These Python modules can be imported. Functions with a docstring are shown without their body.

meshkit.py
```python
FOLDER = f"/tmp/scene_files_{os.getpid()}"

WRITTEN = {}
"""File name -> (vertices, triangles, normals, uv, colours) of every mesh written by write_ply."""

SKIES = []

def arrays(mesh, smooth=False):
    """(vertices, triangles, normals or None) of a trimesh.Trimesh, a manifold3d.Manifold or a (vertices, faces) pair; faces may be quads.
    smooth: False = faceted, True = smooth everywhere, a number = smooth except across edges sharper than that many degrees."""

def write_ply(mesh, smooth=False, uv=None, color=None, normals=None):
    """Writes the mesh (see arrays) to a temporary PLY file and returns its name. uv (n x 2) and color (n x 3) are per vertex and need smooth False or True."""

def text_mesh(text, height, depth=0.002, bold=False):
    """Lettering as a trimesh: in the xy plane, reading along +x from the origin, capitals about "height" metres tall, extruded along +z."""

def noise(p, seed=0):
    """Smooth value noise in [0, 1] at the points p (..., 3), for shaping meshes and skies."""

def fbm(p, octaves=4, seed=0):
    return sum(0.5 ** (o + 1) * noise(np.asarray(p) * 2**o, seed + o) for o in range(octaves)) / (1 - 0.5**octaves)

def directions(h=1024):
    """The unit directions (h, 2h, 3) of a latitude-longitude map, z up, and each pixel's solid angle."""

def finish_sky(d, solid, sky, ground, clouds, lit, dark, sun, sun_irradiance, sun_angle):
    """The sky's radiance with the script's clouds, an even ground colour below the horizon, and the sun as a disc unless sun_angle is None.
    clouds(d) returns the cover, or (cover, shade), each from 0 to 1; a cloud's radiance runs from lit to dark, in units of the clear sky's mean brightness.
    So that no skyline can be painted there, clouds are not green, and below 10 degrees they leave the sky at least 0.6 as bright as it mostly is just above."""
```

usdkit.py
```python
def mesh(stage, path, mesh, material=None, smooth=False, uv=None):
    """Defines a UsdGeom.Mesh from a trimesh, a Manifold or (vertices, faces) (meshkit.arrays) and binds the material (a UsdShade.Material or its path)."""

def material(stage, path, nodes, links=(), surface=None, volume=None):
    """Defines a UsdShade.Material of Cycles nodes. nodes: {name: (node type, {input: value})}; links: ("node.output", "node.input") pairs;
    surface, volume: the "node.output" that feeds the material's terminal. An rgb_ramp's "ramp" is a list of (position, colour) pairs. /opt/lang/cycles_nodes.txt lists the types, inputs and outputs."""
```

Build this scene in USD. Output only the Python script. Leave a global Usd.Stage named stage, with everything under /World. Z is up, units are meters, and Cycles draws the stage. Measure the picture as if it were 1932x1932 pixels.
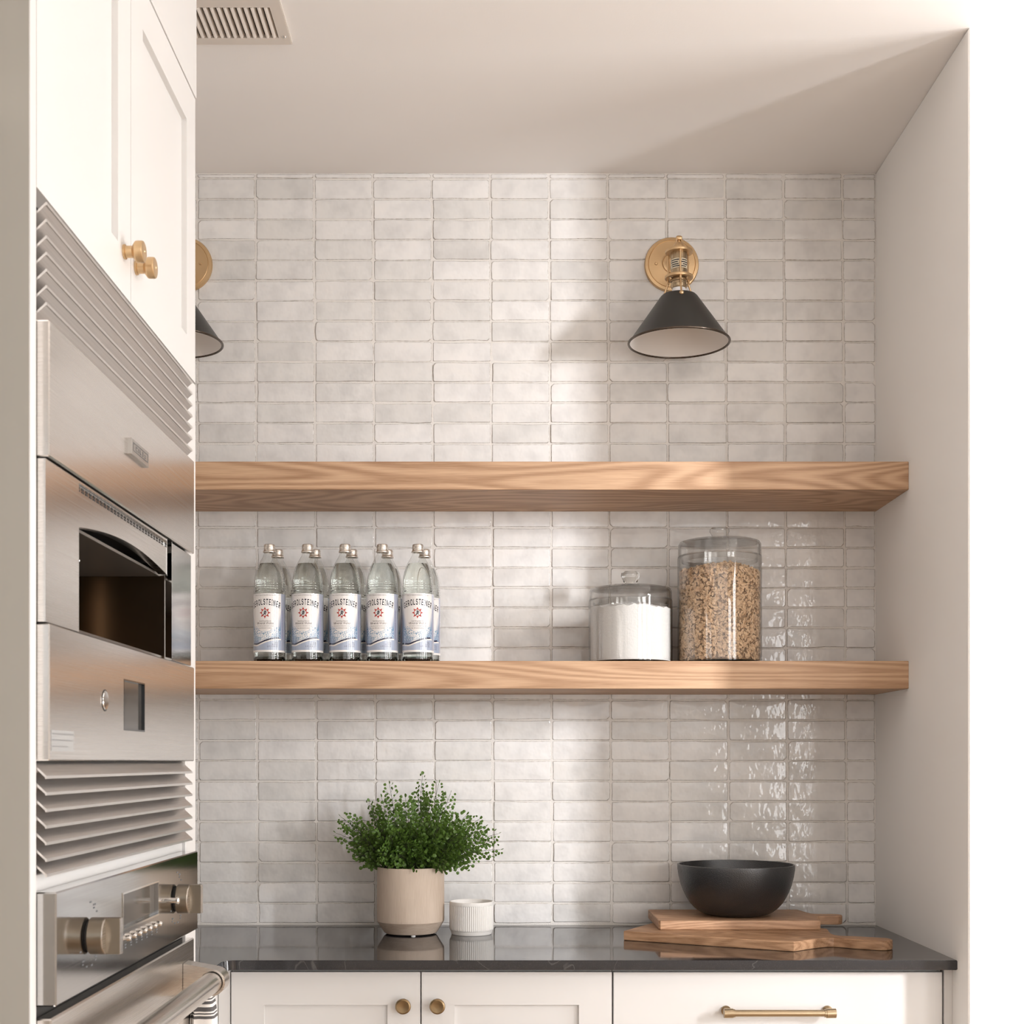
import math, random
import numpy as np
import trimesh, manifold3d
import shapely.geometry as sg
import shapely.affinity as sa
from pxr import Usd, UsdGeom, UsdLux, UsdShade, Gf, Sdf, Vt
import usdkit, meshkit

stage = Usd.Stage.CreateInMemory()
UsdGeom.SetStageUpAxis(stage, UsdGeom.Tokens.z)
UsdGeom.SetStageMetersPerUnit(stage, 1.0)
stage.SetDefaultPrim(UsdGeom.Xform.Define(stage, '/World').GetPrim())
random.seed(7)
rng = np.random.default_rng(7)

# ------------------------------------------------------------------ camera, light, exposure
# x right, y into the picture (tiled wall face at y = 0), z up.  Camera 3.6 m from the tiled wall.
CAM_Y, CAM_Z, FPX, VX, VY = -3.6, 1.346, 2571.0, 945.0, 1437.0
EXPOSURE = 0.27
cam = UsdGeom.Camera.Define(stage, '/World/camera')
cam.AddTranslateOp().Set(Gf.Vec3d(0, CAM_Y, CAM_Z))
cam.AddRotateXOp().Set(90.0)
cam.CreateHorizontalApertureAttr(36.0)
cam.CreateVerticalApertureAttr(36.0)
cam.CreateFocalLengthAttr(36.0 * FPX / 1932.0)
cam.CreateHorizontalApertureOffsetAttr((966.0 - VX) / 1932.0 * 36.0)
cam.CreateVerticalApertureOffsetAttr((VY - 966.0) / 1932.0 * 36.0)
cam.CreateClippingRangeAttr(Gf.Vec2f(0.05, 100))
cam.CreateFStopAttr(14.0)
cam.CreateFocusDistanceAttr(3.3)
cam.CreateExposureAttr(EXPOSURE)


def window_light(name, centre, width, height, facing, radiance, color):
    """Daylight or added fill entering through one window opening; facing is the way it shines."""
    l = UsdLux.RectLight.Define(stage, '/World/' + name)
    l.CreateWidthAttr(width); l.CreateHeightAttr(height)
    l.CreateIntensityAttr(radiance); l.CreateColorAttr(Gf.Vec3f(*color))
    z = -np.array(facing, float); up = np.array([0, 0, 1.0]); x = np.cross(up, z); x /= np.linalg.norm(x)
    y = np.cross(z, x)
    m = Gf.Matrix4d(*x, 0, *y, 0, *z, 0, *centre, 1)
    l.AddTransformOp().Set(m)


XE, YR, XL = 3.4, -6.6, -1.3          # far right wall, rear wall, left wall of the room
COOL, DAY, WARM = (0.95, 0.97, 1.0), (0.995, 0.985, 0.98), (1.0, 0.95, 0.89)
# openings: wall, (along0, along1), (z0, z1), radiance, colour
OPENINGS = [
    ('east', (-1.95, -0.95), (0.10, 2.35), 10.9, DAY),
    ('east', (-3.20, -2.50), (1.70, 2.68), 0.0, COOL),
    ('east', (-5.70, -4.30), (0.3, 2.6), 8.5, DAY),
    ('rear', (2.24, 3.25), (0.15, 2.55), 6.2, DAY),
    ('rear', (-1.2, 1.95), (1.45, 2.75), 0.9, WARM),  # added warm fill from behind, made as an extra rear window
]
for i, (w, (a0, a1), (z0, z1), L, col) in enumerate(OPENINGS):
    if L <= 0:
        continue
    if w == 'east':
        window_light(f'daylight_{i+1}', (XE + 0.10, (a0 + a1) / 2, (z0 + z1) / 2), a1 - a0, z1 - z0, (-1, 0, 0), L, col)
    else:
        window_light(f'daylight_{i+1}', ((a0 + a1) / 2, YR - 0.10, (z0 + z1) / 2), a1 - a0, z1 - z0, (0, 1, 0), L, col)
# added area light outside the second window, throwing a beam across the nook
window_light('sky_gap', (4.9, -4.40, 2.48), 0.46, 1.4, (-0.56, 0.83, -0.03), 310.0, (0.97, 0.985, 1.02))
dome = UsdLux.DomeLight.Define(stage, '/World/sky')
dome.CreateIntensityAttr(0.2); dome.CreateColorAttr(Gf.Vec3f(0.85, 0.92, 1.0))

# ------------------------------------------------------------------ materials
UsdGeom.Scope.Define(stage, '/World/Looks')
M = {}


def mat(name, nodes, links=(), surface='p.BSDF'):
    M[name] = usdkit.material(stage, '/World/Looks/' + name, nodes, links, surface=surface)
    return M[name]


def plain(name, color, rough=0.5, metallic=0.0, spec=0.5, bump=None, **kw):
    nodes = {'p': ('principled_bsdf', dict(base_color=color, roughness=rough, metallic=metallic, specular_ior_level=spec, **kw))}
    links = []
    if bump:
        scale, strength, dist = bump
        nodes['g'] = ('geometry', {}); nodes['n'] = ('noise_texture', dict(scale=scale, detail=3.0)); nodes['b'] = ('bump', dict(strength=strength, distance=dist))
        links = [('g.position', 'n.vector'), ('n.fac', 'b.height'), ('b.normal', 'p.normal')]
    return mat(name, nodes, links)


PAINT = (0.675, 0.66, 0.645)
plain('wall_paint', (0.89, 0.868, 0.84), 0.75, bump=(260, 0.08, 0.002))
plain('ceiling_paint', (0.885, 0.86, 0.838), 0.8, bump=(240, 0.06, 0.002))
plain('cabinet_paint', PAINT, 0.38)
plain('panel_shade_paint', (0.34, 0.322, 0.285), 0.5)  # cabinet white darkened: the side panel's shade is put into the colour
plain('vent_paint', (0.72, 0.66, 0.60), 0.45)
plain('grout', (0.72, 0.685, 0.645), 0.9, bump=(500, 0.5, 0.002))
plain('dark_gap', (0.02, 0.018, 0.016), 0.7)
plain('duct_white', (0.78, 0.74, 0.70), 0.5)
plain('black_glass', (0.012, 0.012, 0.013), 0.04)
plain('screen_grey', (0.05, 0.045, 0.04), 0.10)
plain('badge_metal', (0.42, 0.40, 0.375), 0.26, metallic=0.95)
plain('recess_metal', (0.13, 0.095, 0.065), 0.24, metallic=1.0)
plain('streak_metal', (0.42, 0.31, 0.21), 0.25, metallic=1.0)  # paler than the lining, to put its bright reflection into the colour
plain('nozzle_plate', (0.22, 0.20, 0.18), 0.4, metallic=0.8)
plain('mirror_glass', (0.30, 0.31, 0.31), 0.03, metallic=1.0)
plain('chrome', (0.75, 0.73, 0.70), 0.08, metallic=1.0)
plain('knob_metal', (0.26, 0.225, 0.18), 0.28, metallic=1.0)
plain('brass', (0.66, 0.46, 0.26), 0.36, metallic=0.92, bump=(120, 0.03, 0.001))
plain('aged_brass', (0.27, 0.19, 0.105), 0.30, metallic=0.95)
plain('pull_brass', (0.42, 0.325, 0.21), 0.28, metallic=0.95)
plain('bronze', (0.027, 0.025, 0.022), 0.38, metallic=0.2)
plain('bronze_rim', (0.09, 0.07, 0.055), 0.22, metallic=0.7)
plain('shade_white', (0.78, 0.75, 0.72), 0.35)
plain('bulb_white', (0.86, 0.85, 0.86), 0.3)
plain('paper', (0.70, 0.62, 0.48), 0.7)
plain('ink', (0.02, 0.02, 0.024), 0.6)
plain('mark_grey', (0.10, 0.105, 0.11), 0.6)
plain('cast_iron', (0.018, 0.0185, 0.020), 0.27, spec=0.8, bump=(430, 0.55, 0.0013))
plain('cup_white', (0.74, 0.71, 0.67), 0.6)
plain('wax', (0.78, 0.75, 0.71), 0.5)
plain('cap_aluminium', (0.72, 0.67, 0.61), 0.32, metallic=0.85)
plain('flour_white', (0.63, 0.615, 0.60), 0.95, bump=(180, 0.3, 0.004))
plain('soil', (0.02, 0.016, 0.012), 0.95, bump=(200, 1.0, 0.01))
plain('felt_pad', (0.8, 0.8, 0.78), 0.8)
plain('floor_wood', (0.42, 0.30, 0.20), 0.35)
plain('plaster_far', (0.50, 0.47, 0.43), 0.8)
plain('navy', (0.012, 0.014, 0.04), 0.4)
plain('label_red', (0.42, 0.05, 0.04), 0.45)
plain('label_white', (0.80, 0.78, 0.75), 0.35)
plain('label_ink', (0.015, 0.014, 0.025), 0.45)
plain('label_brown', (0.10, 0.075, 0.07), 0.45)
plain('label_purple', (0.25, 0.21, 0.42), 0.45)
plain('sticker', (0.33, 0.33, 0.325), 0.25)
plain('sticker_line', (0.20, 0.20, 0.20), 0.4)


def steel(name, color, rough, scale=(60, 4, 700), streak=0.035):
    mat(name, {'g': ('geometry', {}), 'm': ('mapping', dict(scale=scale)), 'n': ('noise_texture', dict(scale=1.0, detail=3.0)),
               'r': ('map_range', dict(from_min=0.3, from_max=0.7, to_min=rough - streak * 0.5, to_max=rough + streak * 0.5)),
               'b': ('bump', dict(strength=0.006, distance=0.0006)),
               'p': ('principled_bsdf', dict(base_color=color, metallic=1.0, roughness=rough))},
        [('g.position', 'm.vector'), ('m.vector', 'n.vector'), ('n.fac', 'r.value'), ('r.result', 'p.roughness'), ('n.fac', 'b.height'), ('b.normal', 'p.normal')])


steel('steel', (0.66, 0.63, 0.60), 0.20)
steel('steel_dark', (0.52, 0.515, 0.51), 0.11)
steel('steel_edge', (0.72, 0.68, 0.64), 0.22)
steel('slat_metal', (0.74, 0.715, 0.695), 0.36)
steel('handle_metal', (0.62, 0.575, 0.53), 0.24)


def tile_material():
    mat('tile_glaze', {
        'g': ('geometry', {}), 'o': ('object_info', {}),
        'add': ('math', dict(math_type='add')), 'fr': ('math', dict(math_type='fraction')),
        'n': ('noise_texture', dict(scale=14.0, detail=3.0, roughness=0.55)),
        'mix1': ('rgb_ramp', dict(ramp=[(0.0, (0.655, 0.635, 0.61)), (0.2, (0.70, 0.68, 0.655)), (0.6, (0.735, 0.712, 0.69)), (1.0, (0.775, 0.755, 0.735))])),
        'mix2': ('rgb_ramp', dict(ramp=[(0.3, (0.86, 0.86, 0.865)), (0.55, (1.0, 1.0, 1.0)), (0.72, (1.04, 1.03, 1.02))])),
        'mul': ('mix', dict(mix_type='multiply', fac=1.0)),
        'w': ('attribute', dict(attribute='edge_wear_shade')), 'ne': ('noise_texture', dict(scale=95.0, detail=2.0)), 'wr': ('map_range', dict(from_min=0.32, from_max=0.62, to_min=0.15, to_max=0.85)), 'wm': ('math', dict(math_type='multiply', use_clamp=True)),
        'em': ('mix', dict(color2=(0.30, 0.255, 0.21))),  # worn clay plus joint shadow painted along the tile edges
        'n2': ('noise_texture', dict(scale=42.0, detail=2.0, roughness=0.5)),
        'mb': ('mapping', dict(scale=(1.0, 1.0, 0.75))),
        'b': ('bump', dict(strength=0.36, distance=0.004)),
        'nr': ('noise_texture', dict(scale=25.0, detail=2.0)),
        'rr': ('map_range', dict(from_min=0.35, from_max=0.7, to_min=0.035, to_max=0.12, clamp=True)),
        'p': ('principled_bsdf', dict(roughness=0.12, specular_ior_level=0.5)),
    }, [('o.random', 'add.value1'), ('g.random_per_island', 'add.value2'), ('add.value', 'fr.value1'), ('fr.value', 'mix1.fac'),
        ('g.position', 'n.vector'), ('n.fac', 'mix2.fac'), ('mix1.color', 'mul.color1'), ('mix2.color', 'mul.color2'), ('mul.color', 'em.color1'), ('w.fac', 'wm.value1'), ('ne.fac', 'wr.value'), ('wr.result', 'wm.value2'), ('wm.value', 'em.fac'), ('g.position', 'ne.vector'), ('em.color', 'p.base_color'),
        ('g.position', 'mb.vector'), ('mb.vector', 'n2.vector'), ('n2.fac', 'b.height'), ('b.normal', 'p.normal'),
        ('g.position', 'nr.vector'), ('nr.fac', 'rr.value'), ('rr.result', 'p.roughness')])


tile_material()


def oak(name, light, dark, stretch, rings=34.0, rough=0.5, offset=(0, 0, 0), fibre=(10, 260, 520)):
    """Oak: growth rings as contour lines of a stretched noise, with fine fibre on top."""
    mat(name, {
        'g': ('texture_coordinate', {}), 'm': ('mapping', dict(scale=stretch, location=offset)),
        'n': ('noise_texture', dict(scale=1.0, detail=1.2, roughness=0.35)),
        'k': ('math', dict(math_type='multiply', value2=rings)), 's': ('math', dict(math_type='sine')),
        'mf': ('mapping', dict(scale=fibre)), 'nf': ('noise_texture', dict(scale=1.0, detail=4.0, roughness=0.65)),
        'sr': ('map_range', dict(from_min=-1.0, from_max=1.0, to_min=0.0, to_max=0.6)),
        'fr': ('map_range', dict(from_min=0.3, from_max=0.72, to_min=-0.12, to_max=0.55)),
        'a': ('math', dict(math_type='add', use_clamp=True)),
        'r': ('rgb_ramp', dict(ramp=[(0.0, light), (0.45, tuple(0.6 * l + 0.4 * d for l, d in zip(light, dark))), (1.0, dark)])),
        'b': ('bump', dict(strength=0.12, distance=0.0008)),
        'p': ('principled_bsdf', dict(roughness=rough, specular_ior_level=0.4))},
        [('g.object', 'm.vector'), ('m.vector', 'n.vector'), ('n.fac', 'k.value1'), ('k.value', 's.value1'), ('s.value', 'sr.value'),
         ('g.object', 'mf.vector'), ('mf.vector', 'nf.vector'), ('nf.fac', 'fr.value'), ('sr.result', 'a.value1'), ('fr.result', 'a.value2'),
         ('a.value', 'r.fac'), ('r.color', 'p.base_color'), ('nf.fac', 'b.height'), ('b.normal', 'p.normal')])


oak('oak_shelf', (0.60, 0.395, 0.25), (0.33, 0.185, 0.10), (1.25, 5.0, 7.5), 105.0)
oak('oak_shelf_low', (0.60, 0.395, 0.25), (0.35, 0.20, 0.11), (0.5, 8.0, 11.0), 120.0, offset=(3.1, 1.7, 0.4))
oak('board_dark', (0.47, 0.275, 0.155), (0.25, 0.128, 0.062), (3.0, 14.0, 20.0), 80.0, fibre=(30, 240, 400))
oak('board_light', (0.56, 0.345, 0.21), (0.34, 0.185, 0.10), (3.0, 14.0, 20.0), 70.0, offset=(1.3, 2.2, 5.0), fibre=(30, 240, 400))
oak('pot_wood', (0.56, 0.455, 0.365), (0.45, 0.35, 0.27), (16.0, 16.0, 2.6), 10.0, rough=0.7, fibre=(300, 300, 24))
oak('pot_wood_low', (0.52, 0.42, 0.335), (0.40, 0.30, 0.225), (9.0, 9.0, 22.0), 18.0, rough=0.7, fibre=(60, 60, 300))

# dark quartz with a few thin pale veins
mat('quartz', {'g': ('geometry', {}), 'n': ('noise_texture', dict(scale=2.2, detail=4.0, roughness=0.55, distortion=1.2)),
               'c': ('math', dict(math_type='subtract', value2=0.5)), 'a': ('math', dict(math_type='absolute')),
               'r': ('rgb_ramp', dict(ramp=[(0.0, (0.075, 0.073, 0.071)), (0.0012, (0.036, 0.035, 0.036)), (0.003, (0.029, 0.028, 0.030)), (1.0, (0.029, 0.028, 0.030))])),
               'nf': ('noise_texture', dict(scale=700.0, detail=1.0)), 'rf': ('rgb_ramp', dict(ramp=[(0.55, (1, 1, 1)), (0.8, (1.7, 1.65, 1.6))])),
               'mul': ('mix', dict(mix_type='multiply', fac=1.0)),
               'p': ('principled_bsdf', dict(roughness=0.06, specular_ior_level=0.55))},
    [('g.position', 'n.vector'), ('n.fac', 'c.value1'), ('c.value', 'a.value1'), ('a.value', 'r.fac'), ('g.position', 'nf.vector'), ('nf.fac', 'rf.fac'),
     ('r.color', 'mul.color1'), ('rf.color', 'mul.color2'), ('mul.color', 'p.base_color')])


def pane(name, tint, rough=0.0, ior=1.5, edge=0.5):
    """A clear wall of glass that light passes straight through; the same sheen from inside and outside, and a longer, darker path at grazing angles."""
    dim = lambda k: tuple(k * c for c in tint)
    mat(name, {'geo': ('geometry', {}), 'i': ('map_range', dict(from_min=0.0, from_max=1.0, to_min=ior, to_max=1.0 / ior)), 'lw': ('layer_weight', dict(blend=0.5)),
               'r': ('rgb_ramp', dict(ramp=[(0.0, tint), (0.62, tint), (0.86, dim(0.5 + 0.5 * edge)), (1.0, dim(edge))])),
               't': ('transparent_bsdf', {}), 'g': ('glossy_bsdf', dict(color=(1, 1, 1), roughness=rough)), 'f': ('fresnel', {}), 'x': ('mix_closure', {})},
        [('lw.facing', 'r.fac'), ('r.color', 't.color'), ('geo.backfacing', 'i.value'), ('i.result', 'f.IOR'), ('f.fac', 'x.fac'), ('t.BSDF', 'x.closure1'), ('g.BSDF', 'x.closure2')], surface='x.closure')


pane('jar_glass', (0.985, 0.985, 0.98), 0.012, 1.5, 0.35)
pane('knob_glass', (0.97, 0.97, 0.965), 0.01, 1.75, 0.12)
pane('bottle_glass', (0.965, 0.975, 0.968), 0.03, 1.6, 0.42)
mat('water', {'p': ('principled_bsdf', dict(base_color=(0.955, 0.975, 0.962), roughness=0.0, ior=1.33, transmission_weight=1.0))})
mat('base_glass', {'p': ('principled_bsdf', dict(base_color=(0.84, 0.92, 0.88), roughness=0.02, ior=1.5, transmission_weight=1.0))})
mat('label_print', {'a': ('attribute', dict(attribute='ink')), 'p': ('principled_bsdf', dict(roughness=0.25, specular_ior_level=0.5, coat_weight=1.0, coat_roughness=0.07))}, [('a.color', 'p.base_color')])
mat('oat', {'g': ('geometry', {}), 'r': ('rgb_ramp', dict(ramp=[(0.0, (0.66, 0.46, 0.29)), (0.35, (0.84, 0.64, 0.45)), (1.0, (0.93, 0.79, 0.62))])), 'p': ('principled_bsdf', dict(roughness=0.8))},
    [('g.random_per_island', 'r.fac'), ('r.color', 'p.base_color')])
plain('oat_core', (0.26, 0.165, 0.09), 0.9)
mat('leaf', {'g': ('geometry', {}), 'r': ('rgb_ramp', dict(ramp=[(0.0, (0.095, 0.175, 0.028)), (0.5, (0.18, 0.295, 0.045)), (1.0, (0.33, 0.44, 0.085))])),
             'p': ('principled_bsdf', dict(roughness=0.45)), 't': ('translucent_bsdf', {}), 'x': ('mix_closure', dict(fac=0.28))},
    [('g.random_per_island', 'r.fac'), ('r.color', 'p.base_color'), ('r.color', 't.color'), ('p.BSDF', 'x.closure1'), ('t.BSDF', 'x.closure2')], surface='x.closure')
plain('stem', (0.035, 0.04, 0.018), 0.6)
# towel: woven off-white cloth with printed dark bands
mat('towel_cloth', {'t': ('texture_coordinate', {}), 's': ('separate_xyz', {}), 'r': ('rgb_ramp', dict(interpolate=False, ramp=[(0.0, (0.80, 0.76, 0.72)), (1.0, (0.80, 0.76, 0.72))])),
                    'n': ('noise_texture', dict(scale=600.0, detail=2.0)), 'b': ('bump', dict(strength=0.4, distance=0.001)), 'p': ('principled_bsdf', dict(roughness=0.95))},
    [('t.object', 's.vector'), ('t.object', 'n.vector'), ('n.fac', 'b.height'), ('b.normal', 'p.normal'), ('s.z', 'r.fac'), ('r.color', 'p.base_color')])
plain('towel_stripe', (0.10, 0.095, 0.095), 0.95, bump=(600, 0.4, 0.001))

# ------------------------------------------------------------------ helpers
LOC = {}


def numbered(parent, name):
    if not stage.GetPrimAtPath(f'{parent}/{name}'):
        return name
    k = 1
    while stage.GetPrimAtPath(f'{parent}/{name}_{k:03d}'):
        k += 1
    return f'{name}_{k:03d}'


def tag(prim, label=None, cat=None, group=None, kind=None):
    for k, v in (('label', label), ('category', cat), ('group', group), ('kind', kind)):
        if v:
            prim.SetCustomDataByKey(k, v)
    return prim


def thing(name, label=None, cat=None, loc=(0, 0, 0), group=None, kind=None):
    p = '/World/' + numbered('/World', name)
    x = UsdGeom.Xform.Define(stage, p)
    x.AddTranslateOp().Set(Gf.Vec3d(*map(float, loc)))
    LOC[p] = np.array(loc, float)
    return tag(x.GetPrim(), label, cat, group, kind)


def obj(name, mesh, material, parent=None, smooth=35, label=None, cat=None, group=None, kind=None, local=False, loc=None, edge_wear_shade=None):
    """One Mesh prim. Meshes are given in world coordinates and moved into the thing's frame (local=True: already there)."""
    pp = str(parent.GetPath()) if parent is not None else '/World'
    root = '/'.join(pp.split('/')[:3])
    path = f'{pp}/{numbered(pp, name)}'
    v, f, n = meshkit.arrays(mesh, smooth)
    off = LOC.get(root, np.zeros(3)) if parent is not None else np.array(loc if loc is not None else (0, 0, 0), float)
    if not local:
        v = v - off
    m = UsdGeom.Mesh.Define(stage, path)
    m.CreatePointsAttr(Vt.Vec3fArray.FromNumpy(v.astype(np.float32)))
    m.CreateFaceVertexCountsAttr(Vt.IntArray.FromNumpy(np.full(len(f), 3, np.int32)))
    m.CreateFaceVertexIndicesAttr(Vt.IntArray.FromNumpy(f.astype(np.int32).ravel()))
    m.CreateSubdivisionSchemeAttr('none')
    if n is not None:
        m.CreateNormalsAttr(Vt.Vec3fArray.FromNumpy(n.astype(np.float32))); m.SetNormalsInterpolation('vertex')
    UsdShade.MaterialBindingAPI.Apply(m.GetPrim()).Bind(M[material])
    if edge_wear_shade is not None:
        UsdGeom.PrimvarsAPI(m.GetPrim()).CreatePrimvar('edge_wear_shade', Sdf.ValueTypeNames.FloatArray, 'vertex').Set(Vt.FloatArray.FromNumpy(np.asarray(edge_wear_shade, np.float32)))
    if parent is None and np.any(off):
        m.AddTranslateOp().Set(Gf.Vec3d(*off))
    return tag(m.GetPrim(), label, cat, group, kind)


def dup(src, loc, label=None, group=None, rotz=None):
    p = '/World/' + numbered('/World', src.GetName())
    x = UsdGeom.Xform.Define(stage, p)
    x.AddTranslateOp().Set(Gf.Vec3d(*map(float, loc)))
    if rotz is not None:
        x.AddRotateZOp().Set(float(rotz))
    x.GetPrim().GetReferences().AddInternalReference(src.GetPath())
    x.GetPrim().SetInstanceable(True)
    was = src.GetCustomData()
    return tag(x.GetPrim(), label or was.get('label'), was.get('category'), group or was.get('group'))


def cat(*ms):
    return trimesh.util.concatenate([m for m in ms])


def tm(man):
    m = man.to_mesh()
    return trimesh.Trimesh(m.vert_properties[:, :3], m.tri_verts, process=False)


def mf(m):
    m = m.copy(); m.merge_vertices()
    return manifold3d.Manifold(manifold3d.Mesh(np.asarray(m.vertices, np.float32), np.asarray(m.faces, np.uint32)))


def box(x0, x1, y0, y1, z0, z1, bev=0.0):
    x0, x1 = sorted((x0, x1)); y0, y1 = sorted((y0, y1)); z0, z1 = sorted((z0, z1))
    if bev <= 0:
        m = trimesh.creation.box((x1 - x0, y1 - y0, z1 - z0))
        m.apply_translation(((x0 + x1) / 2, (y0 + y1) / 2, (z0 + z1) / 2))
        return m
    bev = min(bev, (x1 - x0) * 0.45, (y1 - y0) * 0.45, (z1 - z0) * 0.45)
    pts = []
    for X, sx in ((x0, 1), (x1, -1)):
        for Y, sy in ((y0, 1), (y1, -1)):
            for Z, sz in ((z0, 1), (z1, -1)):
                pts += [(X, Y + sy * bev, Z + sz * bev), (X + sx * bev, Y, Z + sz * bev), (X + sx * bev, Y + sy * bev, Z)]
    return trimesh.convex.convex_hull(np.array(pts))


def lathe(profile, sections=56, centre=(0, 0, 0)):
    """Closed or axis-to-axis profile of (r, z) turned about the vertical axis."""
    m = trimesh.creation.revolve(np.array(profile, float), sections=sections)
    if m.is_watertight and m.volume < 0:
        m.invert()
    m.apply_translation(centre)
    return m


def turned(profile, axis, centre, sections=40):
    """A lathe whose axis points along axis."""
    m = lathe(profile, sections)
    m.apply_transform(trimesh.geometry.align_vectors([0, 0, 1], np.array(axis, float)))
    m.apply_translation(centre)
    return m


def rod(a, b, r, sections=16, r2=None):
    a, b = np.array(a, float), np.array(b, float)
    L = np.linalg.norm(b - a)
    return turned([(0, 0), (r, 0), (r2 or r, L), (0, L)], (b - a) / L, a, sections)


def tube(points, radius, sides=8):
    p = np.asarray(points, float)
    rad = np.broadcast_to(radius, (len(p),)).astype(float)
    t = np.gradient(p, axis=0); t /= np.linalg.norm(t, axis=1, keepdims=True) + 1e-12
    ref = np.array([0.31, 0.17, 0.93])
    a = np.cross(t, ref); a /= np.linalg.norm(a, axis=1, keepdims=True) + 1e-12
    b = np.cross(t, a); ang = np.arange(sides) * 2 * np.pi / sides
    v = p[:, None] + rad[:, None, None] * (np.cos(ang)[None, :, None] * a[:, None] + np.sin(ang)[None, :, None] * b[:, None])
    i, j = np.meshgrid(np.arange(len(p) - 1), np.arange(sides), indexing='ij')
    q = np.stack([i * sides + j, i * sides + (j + 1) % sides, (i + 1) * sides + (j + 1) % sides, (i + 1) * sides + j], -1).reshape(-1, 4)
    f = np.vstack([q[:, [0, 2, 1]], q[:, [0, 3, 2]]])
    n = len(p) * sides
    caps = [(0, k + 1, k) for k in range(1, sides - 1)]
    caps = [(0, k, k + 1) for k in range(1, sides - 1)] + [((len(p) - 1) * sides, (len(p) - 1) * sides + k + 1, (len(p) - 1) * sides + k) for k in range(1, sides - 1)]
    m = trimesh.Trimesh(v.reshape(-1, 3), np.vstack([f, caps]), process=False)
    if m.volume < 0:
        m.invert()
    return m


def prism(poly, h0, h1, axis='z'):
    """A shapely polygon extruded: axis z: (x, y); axis x: polygon in (y, z); axis y: polygon in (x, z)."""
    m = trimesh.creation.extrude_polygon(poly, h1 - h0, engine='earcut')
    v = m.vertices.copy(); v[:, 2] += h0
    if axis == 'x':
        m.vertices = np.stack([v[:, 2], v[:, 0], v[:, 1]], 1)
    elif axis == 'y':
        m.vertices = np.stack([v[:, 0], v[:, 2], v[:, 1]], 1); m.invert()
    else:
        m.vertices = v
    return m


def Y(d):
    return d + CAM_Y


# ------------------------------------------------------------------ the setting
H = 2.90
XR, YE = 0.99, -0.715
obj('floor', box(XL - 0.1, XE + 0.2, YR - 0.2, 0.12, -0.06, 0.0), 'floor_wood', kind='structure')
obj('ceiling', box(XL - 0.1, XE + 0.2, YR - 0.2, 0.12, H, H + 0.08), 'ceiling_paint', kind='structure', label='smooth off-white painted ceiling above the tiled wall')
obj('wall_left', box(XL - 0.1, XL, YR, 0.12, 0.0, H), 'wall_paint', kind='structure')
obj('wall_right', box(XR, XE, YE, 0.12, 0.0, H, 0.003), 'wall_paint', kind='structure', label='plain painted wall closing the nook on the right')


def wall_with_openings(name, w, a_lo, a_hi, thick0, thick1, openings):
    """A wall made of one outline with holes, extruded through its thickness."""
    poly = sg.box(a_lo, 0.0, a_hi, H)
    for (a0, a1), (z0, z1) in openings:
        poly = poly.difference(sg.box(a0, z0, a1, z1))
    obj(name, prism(poly, thick0, thick1, 'x' if w == 'east' else 'y'), 'plaster_far', kind='structure', smooth=False)


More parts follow.
